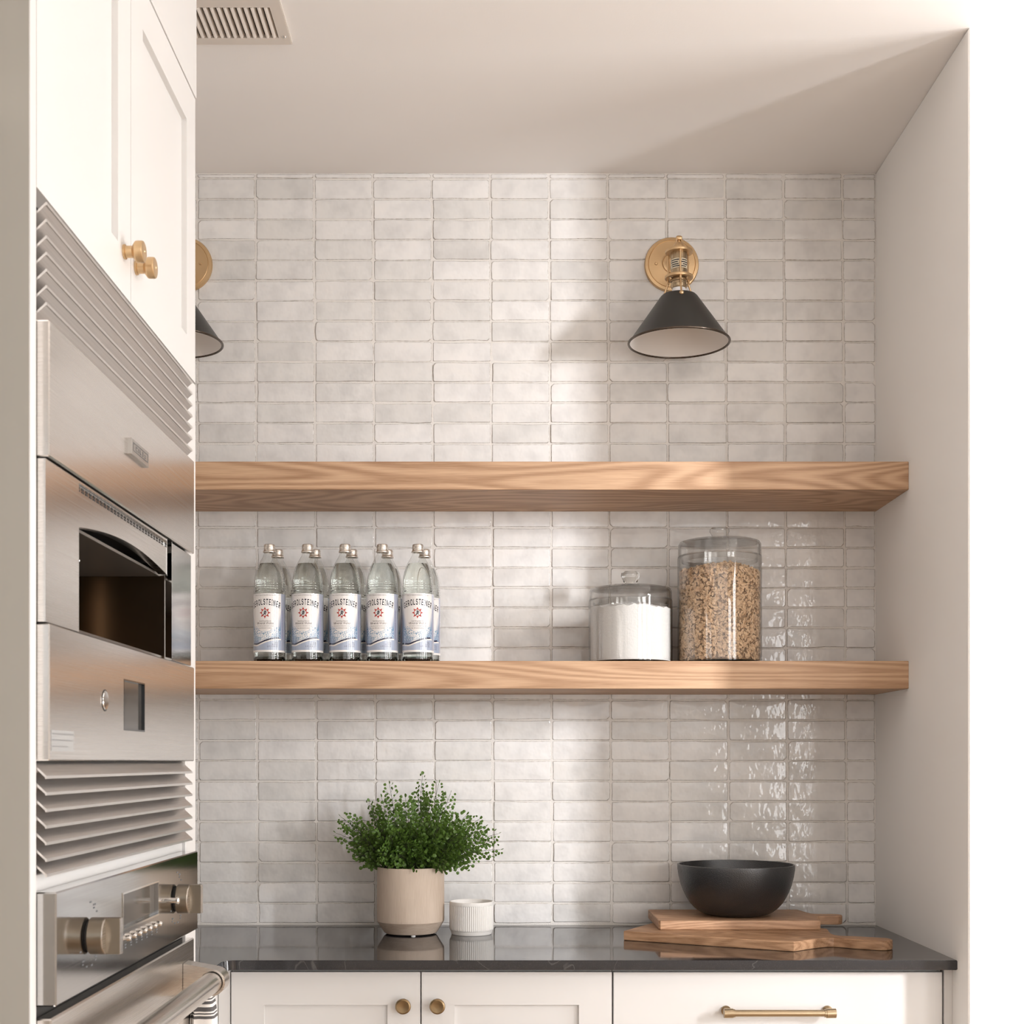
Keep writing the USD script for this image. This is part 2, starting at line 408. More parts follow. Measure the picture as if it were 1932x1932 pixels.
wall_with_openings('wall_east', 'east', YR, YE, XE, XE + 0.12, [(o[1], o[2]) for o in OPENINGS if o[0] == 'east'])
wall_with_openings('wall_rear', 'rear', XL, XE, YR - 0.12, YR, [(o[1], o[2]) for o in OPENINGS if o[0] == 'rear'])
for i, (w, (a0, a1), (z0, z1), L, col) in enumerate(OPENINGS):
    wn = thing(f'window_{i+1}', kind='structure', loc=((XE, (a0 + a1) / 2, z0) if w == 'east' else ((a0 + a1) / 2, YR, z0)))  # the wide warm rear one is only added for its fill light
    fr = sg.box(a0, z0, a1, z1).difference(sg.box(a0 + 0.03, z0 + 0.03, a1 - 0.03, z1 - 0.03))
    lo, hi = (XE + 0.02, XE + 0.07) if w == 'east' else (YR - 0.07, YR - 0.02)
    obj('window_frame', prism(fr, lo, hi, 'x' if w == 'east' else 'y'), 'cabinet_paint', wn, smooth=False)
    nb = max(1, round((a1 - a0) / 0.62))
    for k in range(1, nb):
        a = a0 + (a1 - a0) * k / nb
        b = box(lo, hi, a - 0.012, a + 0.012, z0 + 0.03, z1 - 0.03) if w == 'east' else box(a - 0.012, a + 0.012, lo, hi, z0 + 0.03, z1 - 0.03)
        obj('glazing_bar', b, 'cabinet_paint', wn, smooth=False)

# --- tiled back wall: grout bed plus individual hand-cut tiles
wb = thing('wall_back', kind='structure', label='wall of stacked glossy off-white handmade tiles with pale grout')
obj('grout_bed', box(XL, XR, -0.0008, 0.10, 0.0, H), 'grout', wb, smooth=False)
PX = -CAM_Y / FPX


def wx(px):
    return (px - VX) * PX


def wz(py):
    return CAM_Z - (py - VY) * PX


def make_tile(x0, x1, z0, z1, edge_l=True, edge_r=True):
    """One handmade tile: wavering edges, rounded or clipped corners, a slightly tilted pillowed face."""
    g, gz = 0.0024, 0.0017
    x0 += g + rng.normal(0, 0.0008); x1 -= g + rng.normal(0, 0.0008); z0 += gz + rng.normal(0, 0.0006); z1 -= gz + rng.normal(0, 0.0006)
    w, h = x1 - x0, z1 - z0
    if w < 0.004 or h < 0.003:
        return None
    rs = [min(float(rng.choice([0.0015, 0.002, 0.003, 0.004, 0.007], p=[.25, .3, .25, .14, .06])), w * 0.4, h * 0.4) for _ in range(4)]
    j = lambda s: float(rng.normal(0, s))
    pts = []
    s = 0.00065
    pts += [(x0 + rs[0], z0), (x0 + w * 0.36, z0 + j(s)), (x0 + w * 0.68, z0 + j(s)), (x1 - rs[1], z0)]
    pts += [(x1, z0 + rs[1]), (x1 + j(s), z0 + h * 0.5), (x1, z1 - rs[2])]
    pts += [(x1 - rs[2], z1), (x0 + w * 0.62, z1 + j(s)), (x0 + w * 0.3, z1 + j(s)), (x0 + rs[3], z1)]
    pts += [(x0, z1 - rs[3]), (x0 + j(s), z0 + h * 0.5), (x0, z0 + rs[0])]
    p = np.array(pts)
    n = len(p)
    c = np.array([(x0 + x1) / 2, (z0 + z1) / 2])
    d = p - c
    inn = c + np.stack([np.sign(d[:, 0]) * np.maximum(np.abs(d[:, 0]) - 0.0022, 0), np.sign(d[:, 1]) * np.maximum(np.abs(d[:, 1]) - 0.0020, 0)], 1)
    proud = 0.0024 + rng.uniform(-0.0005, 0.0006)
    tx, tz = rng.normal(0, 0.006), rng.normal(0, 0.012)
    face = lambda q, base: -(base + tx * (q[:, 0] - c[0]) + tz * (q[:, 1] - c[1]))
    ring0 = np.stack([p[:, 0], np.full(n, 0.001), p[:, 1]], 1)
    ring1 = np.stack([p[:, 0], face(p, proud - 0.0011), p[:, 1]], 1)
    ring2 = np.stack([inn[:, 0], face(inn, proud), inn[:, 1]], 1)
    mid = np.array([[c[0], -(proud + 0.0002), c[1]]])
    v = np.vstack([ring0, ring1, ring2, mid])
    f = []
    for k in range(n):
        k2 = (k + 1) % n
        f += [(k, k2, n + k2), (k, n + k2, n + k), (n + k, n + k2, 2 * n + k2), (n + k, 2 * n + k2, 2 * n + k), (2 * n + k, 2 * n + k2, 3 * n)]
    ew = np.concatenate([np.full(n, 1.0), np.full(n, 0.95), np.full(n, 0.0), [0.0]])
    return trimesh.Trimesh(v, np.array(f), process=False), ew


rows = [(338.0 + 38.4 * k, 338.0 + 38.4 * (k + 1), k < 15 and k >= 0) for k in range(-1, 15)]
rows += [(958.3 + 37.75 * k, 958.3 + 37.75 * (k + 1), k > 0) for k in range(0, 8)]
rows += [(1282.2 + 38.3 * k, 1282.2 + 38.3 * (k + 1), k > 0) for k in range(0, 12)]
hidden = [(470, 1020, 830, 1260), (1110, 1080, 1270, 1260), (1275, 1000, 1440, 1260), (1275, 1620, 1500, 1760), (1180, 1705, 1600, 1760), (690, 1520, 870, 1760), (1200, 450, 1350, 680)]
rest = []
for (p0, p1, single) in rows:
    for i in range(-5, 12):
        lean = ((p0 + p1) / 2 - 340.0) / 1400.0 * (4.0 + 0.45 * max(i, 0))
        a = 371.8 + 110.65 * i + lean
        b = 371.8 + 110.65 * (i + 1) + lean + (0.45 * lean / 4.0)
        xa, xb = max(wx(a), XL), min(wx(b), XR)
        za, zb = wz(p1), min(wz(p0), H - 0.001)
        t = make_tile(xa, xb, za, zb)
        if t is None:
            continue
        cx, cy = (a + b) / 2, (p0 + p1) / 2
        cut = xb >= XR - 1e-6 or i < 0
        inside = any(h[0] < cx < h[2] and h[1] < cy < h[3] for h in hidden)
        if single and not cut and not inside:
            obj('tile', t[0], 'tile_glaze', wb, smooth=True, edge_wear_shade=t[1])
        else:
            rest.append((np.array(t[0].vertices), np.array(t[0].faces), t[1]))
vv, ff, nn, o = [], [], [], 0
for v, f, n in rest:
    vv.append(v); nn.append(n); ff.append(f + o); o += len(v)
obj('cut_tile', (np.vstack(vv), np.vstack(ff)), 'tile_glaze', wb, smooth=True, kind='stuff', edge_wear_shade=np.concatenate(nn))

# ------------------------------------------------------------------ countertop and base cabinets
CT, CB, CF = 0.915, 0.894, -0.645           # top, underside, front edge of the worktop
XLEG, RL = -0.600, 0.030
arc = [(XLEG + RL - RL * math.sin(a), CF - RL + RL * math.cos(a)) for a in np.linspace(0, math.pi / 2, 14)]
plan = sg.Polygon([(XL, -0.004), (XR, -0.004), (XR, CF)] + arc + [(XLEG, -1.165), (XL, -1.165)])
low = prism(plan.buffer(-0.0012), CB, CT)
mid_ = prism(plan, CB + 0.0012, CT - 0.0012)
obj('countertop', cat(mid_, low), 'quartz', label='polished charcoal stone worktop along the tiled wall', cat='countertop', smooth=30)

YD, ZD = -0.615, 0.885                         # door faces, door tops


def shaker(x0, x1, z0, z1, y, rail=0.072, t=0.02, depth=0.008):
    """A frame and recessed panel front facing -y, as one mesh (a thing's door)."""
    fr = sg.box(x0, z0, x1, z1).difference(sg.box(x0 + rail, z0 + rail, x1 - rail, z1 - rail))
    return cat(prism(fr, y, y + t, 'y'), box(x0 + rail - 0.004, x1 - rail + 0.004, y + depth, y + t, z0 + rail - 0.004, z1 - rail + 0.004))


def cabinet_knob(c, axis, s=1.0):
    prof = [(0, 0), (0.0105, 0), (0.0105, 0.003), (0.0085, 0.004), (0.0085, 0.013), (0.0125, 0.016), (0.0150, 0.018), (0.0155, 0.020), (0.0155, 0.027), (0.0148, 0.029), (0.0125, 0.030), (0.003, 0.0300), (0.0022, 0.0294), (0, 0.0294)]
    return turned([(r * s, z * s) for r, z in prof], axis, c, 36)


def round_knob(c, axis):
    prof = [(0, 0), (0.009, 0), (0.009, 0.003), (0.007, 0.005), (0.007, 0.014), (0.013, 0.019), (0.0168, 0.022), (0.0172, 0.025), (0.0165, 0.028), (0.0135, 0.030), (0.006, 0.0290), (0.0025, 0.0285), (0, 0.0292)]
    return turned(prof, axis, c, 40)


bc = thing('base_cabinet', 'white two-door base cabinet with round brass knobs under the worktop', 'cabinet', (-0.174, YD, 0.0))
obj('carcass', cat(box(-0.592, 0.2445, YD + 0.021, -0.01, 0.10, CB - 0.001), box(-0.592, 0.2445, YD + 0.08, -0.01, 0.0, 0.10)), 'cabinet_paint', bc, smooth=False)
for x0, x1, kx in ((-0.5905, -0.1765, -0.2125), (-0.1735, 0.2430, -0.1380)):
    d = obj('door', shaker(x0, x1, 0.115, ZD, YD), 'cabinet_paint', bc, smooth=False)
    obj('knob', round_knob((kx, YD, 0.814), (0, -1, 0)), 'aged_brass', d, label='round aged-brass knob')
dc = thing('drawer_cabinet', 'white drawer cabinet with a long brass bar pull beside the right wall', 'cabinet', (0.606, YD, 0.0))
obj('carcass', cat(box(0.2455, 0.969, YD + 0.021, -0.01, 0.10, CB - 0.001), box(0.2455, 0.969, YD + 0.08, -0.01, 0.0, 0.10)), 'cabinet_paint', dc, smooth=False)
for z0, z1 in ((0.640, ZD), (0.380, 0.636), (0.115, 0.376)):
    d = obj('drawer', box(0.2465, 0.967, YD, YD + 0.02, z0, z1, 0.0012), 'cabinet_paint', dc, smooth=False)
    zc = z1 - 0.084
    pull = [rod((0.487, YD - 0.034, zc), (0.721, YD - 0.034, zc), 0.0075, 24)]
    for xe, s in ((0.487, 1), (0.721, -1)):
        pull += [rod((xe - s * 0.004, YD - 0.034, zc), (xe + s * 0.016, YD - 0.034, zc), 0.0105, 24), rod((xe + s * 0.016, YD - 0.034, zc), (xe + s * 0.020, YD - 0.034, zc), 0.0090, 24),
                 rod((xe + s * 0.006, YD, zc), (xe + s * 0.006, YD - 0.034, zc), 0.0055, 16), rod((xe + s * 0.006, YD, zc), (xe + s * 0.006, YD - 0.004, zc), 0.011, 20)]
    obj('bar_pull', cat(*pull), 'pull_brass', d, label='brass bar pull with ribbed ends')
obj('cabinet_filler', box(0.9715, XR, YD + 0.003, YD + 0.022, 0.10, CB - 0.001, 0.001), 'cabinet_paint', smooth=False, label='narrow white filler strip between drawer and right wall', cat='trim', loc=(0.98, YD, 0.1))
cc = thing('corner_cabinet', 'white corner base cabinet between oven tower and two-door cabinet', 'cabinet', (-0.62, -0.90, 0.0))
obj('carcass', box(XL + 0.012, -0.6205, -1.163, -0.01, 0.10, CB - 0.001), 'cabinet_paint', cc, smooth=False)
obj('corner_post', box(-0.6195, -0.5935, YD + 0.002, YD + 0.03, 0.10, CB - 0.001, 0.001), 'cabinet_paint', cc, smooth=False)

# ------------------------------------------------------------------ floating shelves
def shelf(label, x0, x1, y0, z0, z1, m):
    b = box(x0, x1, y0, -0.004, z0, z1, 0.0012)
    obj('floating_shelf', b, m, label=label, cat='shelf', smooth=False, group=None, loc=((x0 + x1) / 2, y0, z0))


YS = -0.293
shelf('upper thick oak floating shelf below the wall lamps', XL, XR, YS, 2.006, 2.0745, 'oak_shelf')
shelf('lower thick oak floating shelf holding bottles and jars', XL, XR, YS, 1.5230, 1.5905, 'oak_shelf_low')
ZS = 1.5905

# ------------------------------------------------------------------ tall appliance tower on the left
XC = -0.545                                     # cabinet front plane
N0, F0 = Y(1.600), Y(2.355)                     # near and far ends of the appliances
TE = Y(2.432)                                   # far end of the tower
tc = thing('tall_cabinet', 'tall white cabinet tower housing the coffee machine and oven', 'cabinet', (XC, Y(2.0), 0.0))
obj('end_panel', box(XL + 0.001, XC - 0.0015, Y(1.578), Y(1.598), 0.0, H - 0.001), 'panel_shade_paint', tc, smooth=False, label='side panel of the tower with its shade painted in')
obj('edge_band', box(XC - 0.0014, XC, Y(1.578), Y(1.598), 0.0, H - 0.001), 'cabinet_paint', tc, smooth=False, label='white front edge of the side panel')
obj('side_panel', box(XL + 0.01, XC - 0.022, TE - 0.02, TE, 0.0, H - 0.001), 'cabinet_paint', tc, smooth=False)
obj('back_panel', box(XL + 0.002, XL + 0.01, Y(1.599), TE - 0.021, 0.0, H - 0.001), 'cabinet_paint', tc, smooth=False)
obj('stile', box(XC - 0.021, XC, F0 + 0.002, TE, 0.10, 2.018, 0.001), 'cabinet_paint', tc, smooth=False)
obj('crown_filler', box(XC - 0.02, XC + 0.002, Y(1.599), TE, 2.529, H - 0.001, 0.001), 'cabinet_paint', tc, smooth=False)
for z in (2.006, 1.338, 1.196):
    obj('inner_shelf', box(XL + 0.011, XC - 0.035, Y(1.599), TE - 0.021, z - 0.008, z + 0.008), 'cabinet_paint', tc, smooth=False)
obj('rail', box(XC - 0.03, XC - 0.006, Y(1.599), F0 + 0.001, 1.1865, 1.212, 0.001), 'cabinet_paint', tc, smooth=False)


def shaker_x(y0, y1, z0, z1, x, rail=0.066, t=0.02, depth=0.009):
    fr = sg.box(y0, z0, y1, z1).difference(sg.box(y0 + rail, z0 + rail, y1 - rail, z1 - rail))
    return cat(prism(fr, x - t, x, 'x'), box(x - t, x - depth, y0 + rail - 0.004, y1 - rail + 0.004, z0 + rail - 0.004, z1 - rail + 0.004))


seam = Y(2.007)
for y0, y1, ky in ((Y(1.600), seam - 0.001, Y(1.970)), (seam + 0.001, Y(2.430), Y(2.034))):
    d = obj('door', shaker_x(y0, y1, 2.021, 2.527, XC), 'cabinet_paint', tc, smooth=False)
    obj('knob', cabinet_knob((XC, ky, 2.083), (1, 0, 0)), 'brass', d, label='brass cabinet knob')


def grille(label, zs, direction):
    """A ventilation grille of tilted slats; direction +1: front edge up, -1: front edge down."""
    g = thing('ventilation_grille', label, 'grille', (XC - 0.02, Y(2.0), min(zs)))
    t = 0.0012
    for z in zs:
        a, b = (XC - 0.014, z - direction * 0.0235), (XC + 0.011, z)
        nx, nz = -(b[1] - a[1]), (b[0] - a[0]); L = math.hypot(nx, nz); nx, nz = nx / L * t, nz / L * t
        poly = sg.Polygon([(a[0] + nx, a[1] + nz), (b[0] + nx, b[1] + nz), (b[0] - nx, b[1] - nz), (a[0] - nx, a[1] - nz)]).union(sg.box(b[0] - 0.0012, z - 0.0022, b[0] + 0.0010, z + 0.0014))
        obj('slat', prism(poly, N0, F0, 'y'), 'slat_metal', g, smooth=False)
    for yy in (N0 + 0.004, F0 - 0.006):
        obj('slat_bracket', box(XC - 0.034, XC - 0.016, yy - 0.002, yy + 0.002, min(zs) - 0.018, max(zs) + 0.018), 'slat_metal', g, smooth=False)
    obj('backing', box(XC - 0.036, XC - 0.034, N0 + 0.004, F0 - 0.004, min(zs) - 0.012, max(zs) + 0.012), 'duct_white', g, smooth=False)
    return g


grille('upper louvred steel grille between cabinet doors and coffee machine', [1.3460 + (1437 - y) * 0.000622 for y in (383, 414.8, 446.2, 477, 509, 540, 572)], 1)
grille('lower louvred steel grille between coffee machine and oven', [1.328, 1.3085, 1.289, 1.2695, 1.250, 1.2305, 1.2125], -1)

fg = thing('refrigerator', 'unseen steel block shaped as a fridge, added to shade the tower side panel', 'refrigerator', (-0.95, Y(1.05), 0.0))  # unseen blocker added to keep light off the tower's side panel
obj('body', box(XL + 0.002, -0.665, Y(0.66), Y(1.570), 0.02, 2.12), 'dark_gap', fg, smooth=False)
obj('door', box(-0.664, -0.612, Y(0.665), Y(1.565), 0.12, 2.12, 0.003), 'steel_dark', fg, smooth=False)
obj('handle', rod((-0.575, Y(0.74), 0.75), (-0.575, Y(0.74), 1.75), 0.011), 'steel_edge', fg)
for z in (0.8, 1.7):
    obj('handle_post', rod((-0.612, Y(0.74), z), (-0.575, Y(0.74), z), 0.007), 'steel_edge', fg)

# --- built-in coffee machine
XA, XM = -0.530, -0.535
cm = thing('coffee_machine', 'built-in stainless steel coffee machine with a dark arched recess', 'coffee machine', (XA, Y(2.0), 1.347))
r0, r1 = Y(1.728), Y(2.209)
recess = box(-0.80, -0.50, r0 - 0.001, r1 + 0.001, 1.513, 1.668)
body = mf(box(-0.98, XC - 0.003, N0 + 0.006, F0 - 0.006, 1.350, 1.862)) - mf(recess)
obj('housing', tm(body), 'dark_gap', cm, smooth=False)
obj('upper_panel', box(XC - 0.003, XA, N0, F0, 1.7045, 1.865, 0.0015), 'steel', cm, smooth=False)
obj('lower_panel', mf(box(XC - 0.003, XA, N0, F0, 1.347, 1.5085, 0.0015)) - mf(box(XA - 0.005, XA + 0.01, Y(1.916), Y(2.028), 1.3905, 1.462)), 'steel', cm, smooth=False)
top = [(r0, 1.643)] + [(r0 + (Y(2.200) - r0) * t, 1.643 + 0.0175 * math.sin(math.pi * t) ** 0.9) for t in np.linspace(0.02, 1, 26)]
plate = sg.Polygon([(N0 + 0.001, 1.5105), (r0, 1.5105)] + top + [(Y(2.200), 1.7025), (N0 + 0.001, 1.7025)])
vent = sg.box(Y(1.728), 1.6885, Y(2.183), 1.6995)
plate = plate.difference(sg.box(Y(2.183), 1.64, Y(2.21), 1.71)).difference(vent)
obj('middle_panel', prism(plate, XC - 0.003, XM, 'x'), 'steel', cm, smooth=False)
obj('trim_strip', box(XC - 0.003, XM + 0.0005, Y(2.180), Y(2.183), 1.6435, 1.7025), 'chrome', cm, smooth=False)
col_ = obj('side_column', box(XC - 0.003, XM, Y(2.214), F0 - 0.002, 1.5105, 1.7025, 0.0012), 'steel_dark', cm, smooth=False)
obj('trim_strip', box(XC - 0.003, XM + 0.001, Y(2.2105), Y(2.2135), 1.5105, 1.7025), 'chrome', cm, smooth=False)
vg = obj('vent_strip', box(XC - 0.003, XM - 0.004, Y(1.729), Y(2.182), 1.689, 1.699), 'steel_dark', cm, smooth=False)
slots = [box(XM - 0.0045, XM - 0.0035, y, y + 0.009, z, z + 0.003) for z in (1.6903, 1.6945) for y in np.arange(Y(1.735), Y(2.17), 0.0165)]
obj('vent_slot', cat(*slots), 'dark_gap', vg, smooth=False, kind='stuff')
# recess lining: a concave brushed back, ceiling with spout and small lamps
pts = [(r0, -0.545), (r0, -0.70)] + [(r0 + (r1 - r0) * t, -0.70 - 0.085 * math.sin(math.pi * t)) for t in np.linspace(0.04, 0.96, 24)] + [(r1, -0.70), (r1, -0.545)]
lin = np.array(pts); v = []; 
outer = sg.LineString([(x, y) for y, x in pts]).buffer(0.0015, cap_style=2)
obj('recess_lining', prism(outer, 1.5135, 1.666), 'recess_metal', cm, smooth=40, label='dark brushed-metal lining')
obj('recess_ceiling', box(-0.79, -0.552, r0 + 0.003, r1 - 0.003, 1.646, 1.650), 'nozzle_plate', cm, smooth=False)
obj('drip_tray', box(-0.78, -0.548, r0 + 0.003, r1 - 0.003, 1.5135, 1.517), 'recess_metal', cm, smooth=False)
sp = [turned([(0, 0), (0.006, 0), (0.0085, 0.002), (0.010, 0.016), (0, 0.016)], (0, 0, 1), (-0.600, y, 1.6300), 24) for y in (Y(1.790), Y(1.822))]
obj('spout', cat(*sp), 'black_glass', cm)
for y in (Y(1.86), Y(1.965), Y(2.03)):
    obj('recess_lamp', turned([(0, 0), (0.003, 0), (0.0035, 0.002), (0, 0.002)], (0, 0, 1), (-0.60 - 0.03 * (y > Y(1.9)), y, 1.6440), 16), 'chrome', cm)
obj('filler_pipe', turned([(0, 0), (0.018, 0), (0.018, 0.128), (0, 0.128)], (0, 0, 1), (-0.70, Y(2.075), 1.518), 32), 'streak_metal', cm)  # added pipe standing in for the bright streak on the lining
bd = obj('badge', box(XA - 0.001, XA + 0.006, Y(1.936), Y(2.028), 1.783, 1.8065, 0.0008), 'badge_metal', cm, smooth=False)
bf = sg.box(Y(1.943), 1.7895, Y(2.023), 1.8015)
obj('badge_border', cat(prism(bf.difference(bf.buffer(-0.0009)), XA + 0.006, XA + 0.0064, 'x'),
                        *[box(XA + 0.006, XA + 0.0064, y, y + w, z, z + h) for y, w, z, h in ((Y(1.956), .0012, 1.7922, .0064), (Y(1.961), .005, 1.7922, .0012), (Y(1.961), .005, 1.797, .0012), (Y(1.972), .0012, 1.7922, .0064), (Y(1.98), .006, 1.7922, .0012), (Y(1.98), .0012, 1.7922, .0064), (Y(1.992), .005, 1.7974, .0012), (Y(1.994), .0012, 1.7922, .0064), (Y(2.004), .006, 1.7922, .0012), (Y(2.004), .006, 1.7952, .0012))]), 'mark_grey', bd, smooth=False)
obj('power_button', turned([(0, 0), (0.0130, 0), (0.0130, 0.0014), (0.0120, 0.0022), (0, 0.0014)], (1, 0, 0), (XA - 0.0005, Y(1.824), 1.428), 36), 'chrome', cm)
obj('button_ring', turned([(0.0128, -0.0005), (0.0146, -0.0005), (0.0146, 0.0004), (0.0128, 0.0004), (0.0128, -0.0005)], (1, 0, 0), (XA, Y(1.824), 1.428), 36), 'dark_gap', cm)
dfr = sg.box(Y(1.9155), 1.390, Y(2.0285), 1.4625)
obj('display_frame', prism(dfr.difference(sg.box(Y(1.918), 1.3925, Y(2.0262), 1.4605)), XA - 0.0050, XA + 0.0002, 'x'), 'black_glass', cm, smooth=False)
obj('display', box(XA - 0.0052, XA - 0.0045, Y(1.917), Y(2.027), 1.391, 1.4615), 'screen_grey', cm, smooth=False)
st = obj('sticker', box(XA, XA + 0.0004, Y(1.606), Y(1.690), 1.3585, 1.3835), 'sticker', cm, smooth=False)
obj('sticker_text', cat(*[box(XA + 0.0004, XA + 0.0006, Y(1.610), Y(1.610 + w), z, z + 0.0014) for w, z in ((0.077, 1.3785), (0.074, 1.371), (0.056, 1.3635))]), 'sticker_line', st, smooth=False)

# --- oven
XO = -0.522
ov = thing('oven', 'built-in stainless steel wall oven with two metal knobs and a bar handle', 'oven', (XO, Y(2.0), 0.45))
obj('housing', box(-1.12, XC - 0.004, N0 + 0.006, F0 - 0.006, 0.46, 1.186), 'dark_gap', ov, smooth=False)
dz0, dz1, dy0, dy1 = 1.1147, 1.1625, Y(1.882), Y(2.074)
cp = mf(box(XC - 0.004, XO, N0, Y(2.346), 1.058, 1.1925, 0.0018)) - mf(box(XO - 0.006, XO + 0.02, dy0, dy1, dz0, dz1))
cp = obj('control_panel', cp, 'steel_dark', ov, smooth=False)
scr = obj('display', box(XO - 0.0062, XO - 0.0055, dy0 + 0.0005, dy1 - 0.0005, dz0 + 0.0005, dz1 - 0.0005), 'screen_grey', ov, smooth=False)
bz = sg.box(dy0 - 0.0025, dz0 - 0.0025, dy1 + 0.0025, dz1 + 0.0025).difference(sg.box(dy0, dz0, dy1, dz1))
obj('display_bezel', prism(bz, XO, XO + 0.0012, 'x'), 'chrome', ov, smooth=False)
cyl = lambda r, a, b, c: turned([(0, a), (r - 0.001, a), (r, a + 0.001), (r, b - 0.001), (r - 0.001, b), (0, b)], (1, 0, 0), c, 48)
for ky in (1.726, 2.190):
    c = np.array((XO, Y(ky), 1.1255))
    k = mf(cyl(0.0235, 0.003, 0.0225, c)) + (mf(cyl(0.0235, 0.0222, 0.0410, c)) ^ mf(box(c[0], c[0] + 0.06, c[1] - 0.0065, c[1] + 0.0065, c[2] - 0.03, c[2] + 0.03)))
    kn = obj('knob', k, 'knob_metal', ov, smooth=30)
    face = mf(cyl(0.0228, 0.0225, 0.0230, c)) + (mf(cyl(0.0228, 0.0408, 0.0416, c)) ^ mf(box(c[0], c[0] + 0.06, c[1] - 0.0062, c[1] + 0.0062, c[2] - 0.03, c[2] + 0.03)))  # brighter metal on these faces paints in the light they catch
    obj('knob_face', face, 'steel_edge', kn, smooth=False, label='knob faces with their highlight put into paler metal')
    obj('knob_ring', cyl(0.0205, 0.0, 0.0035, c), 'dark_gap', kn)
for k in range(7):
    t = k / 6
    obj('button', turned([(0, 0), (0.0042, 0), (0.0042, 0.006), (0.003, 0.0085), (0, 0.009)], (1, 0, 0), (XO, Y(1.894 + t * 0.172), 1.1005), 20), 'chrome', ov)
obj('probe_socket', turned([(0, 0), (0.0042, 0), (0.0042, 0.0235), (0.0055, 0.024), (0.0058, 0.027), (0.004, 0.0285), (0, 0.0285)], (1, 0, 0), (XO, Y(2.092), 1.1330), 24), 'chrome', ov)
mk = []
for ky in (1.726, 2.190):
    for a, w in ((205, .007), (228, .009), (252, .007), (282, .008), (310, .009), (62, .010), (40, .006), (84, .008)):
        yy, zz = Y(ky) + 0.041 * math.cos(math.radians(a)), 1.1255 + 0.041 * math.sin(math.radians(a))
        mk += [box(XO, XO + 0.0003, yy, yy + w, zz, zz + 0.0022)]
        if a in (228, 62, 310):
            mk += [box(XO, XO + 0.0003, yy, yy + w * 0.6, zz - 0.004, zz - 0.002)]
for k in range(7):
    yy = Y(1.889 + k / 6 * 0.172)
    mk += [box(XO, XO + 0.0003, yy, yy + 0.010, 1.0905, 1.0925), box(XO, XO + 0.0003, yy + 0.002, yy + 0.009, 1.0865, 1.0885)]
obj('panel_marking', cat(*[b for b in mk if b.bounds[1][1] < Y(2.343)]), 'mark_grey', ov, smooth=False, kind='stuff')
XD = -0.528
dr = obj('door', box(XC - 0.003, XD, N0, Y(2.345), 0.46, 1.0435, 0.002), 'steel', ov, smooth=False)
obj('door_window', box(XD - 0.0005, XD + 0.0006, Y(1.68), Y(2.265), 0.56, 0.90), 'black_glass', dr, smooth=False)
hz, hx = 0.979, -0.4805
bar = turned([(0, 0), (0.0165, 0), (0.0175, 0.001), (0.0175, 0.573), (0.0165, 0.574), (0, 0.574)], (0, 1, 0), (hx, Y(1.690), hz), 40)
obj('handle_bar', bar, 'handle_metal', ov, label='round brushed handle bar')
circ = sg.Point(hx, hz).buffer(0.0225, quad_segs=12)
brk = sg.MultiPoint(list(circ.exterior.coords) + [(XD + 0.0005, 1.0105), (XD + 0.0005, 0.957)]).convex_hull
ring = sg.Point(hx, hz).buffer(0.0190, quad_segs=12)
for a, b in ((2.262, 2.302), (1.650, 1.690)):
    s0, s1 = (a, a + 0.008) if a > 2 else (b - 0.008, b)
    f0, f1 = (a + 0.008, b) if a > 2 else (a, b - 0.008)
    obj('handle_bracket', cat(prism(brk, Y(f0), Y(f1), 'y'), prism(brk.difference(ring), Y(s0), Y(s1), 'y')), 'handle_metal', ov, smooth=30)

# --- striped towel tucked behind the handle's far end
tw = thing('dish_towel', 'white dish towel with thin black stripes hanging behind the oven handle', 'towel', (-0.5065, Y(2.325), 0.55))
zt = np.linspace(0, 1, 40)


def towel_ring(z):
    """Cross-section of the folded cloth at height z (x, y)."""
    k = np.clip((0.962 - z) / 0.05, 0, 1)
    w = 0.0135 + 0.0050 * k + 0.002 * math.sin(z * 23)
    cx = -0.5065
    pts = [(cx - w, 0.006), (cx - w * 0.98, 0.016), (cx - w * 0.62, 0.0), (cx - 0.2 * w, 0.0022), (cx + 0.3 * w, 0.0), (cx + 0.8 * w, 0.003), (cx + w, 0.008),
           (cx + w, 0.036), (cx + 0.4 * w, 0.043), (cx - 0.3 * w, 0.039), (cx - w, 0.042)]
    return [(x, Y(2.304) + y + 0.001 * math.sin(z * 31 + x * 90), z) for x, y in pts]


zlist = np.concatenate([np.linspace(0.560, 0.860, 16), np.linspace(0.865, 0.968, 42)])
rings = np.array([towel_ring(z) for z in zlist])
nk = rings.shape[1]


def towel_part(i0, i1):
    vs = rings[i0:i1 + 1].reshape(-1, 3)
    fs = []
    for i in range(i1 - i0):
        for j in range(nk):
            a, b, c, d = i * nk + j, i * nk + (j + 1) % nk, (i + 1) * nk + (j + 1) % nk, (i + 1) * nk + j
            fs += [(a, b, c), (a, c, d)]
    return vs, np.array(fs)


# stripes by height (image rows of the photograph turned into metres at the towel's distance)
tzr = lambda py: CAM_Z - (py - VY) * 2.308 / FPX
bands = [(1876, 1879.5), (1884, 1885.5), (1888.5, 1890), (1892.5, 1894.3), (1900, 1904), (1907.2, 1909), (1912, 1913.8), (1917, 1921.5)]
sel_w, sel_s = [], []
for i in range(len(zlist) - 1):
    zc = (zlist[i] + zlist[i + 1]) / 2
    hit = any(tzr(b1) - 0.0004 < zc < tzr(b0) + 0.0004 for b0, b1 in bands)
    (sel_s if hit else sel_w).append(towel_part(i, i + 1))


def join(parts):
    vs, fs, o = [], [], 0
    for v, f in parts:
        vs.append(v); fs.append(f + o); o += len(v)
    m = trimesh.Trimesh(np.vstack(vs), np.vstack(fs), process=False); m.merge_vertices()
    return m


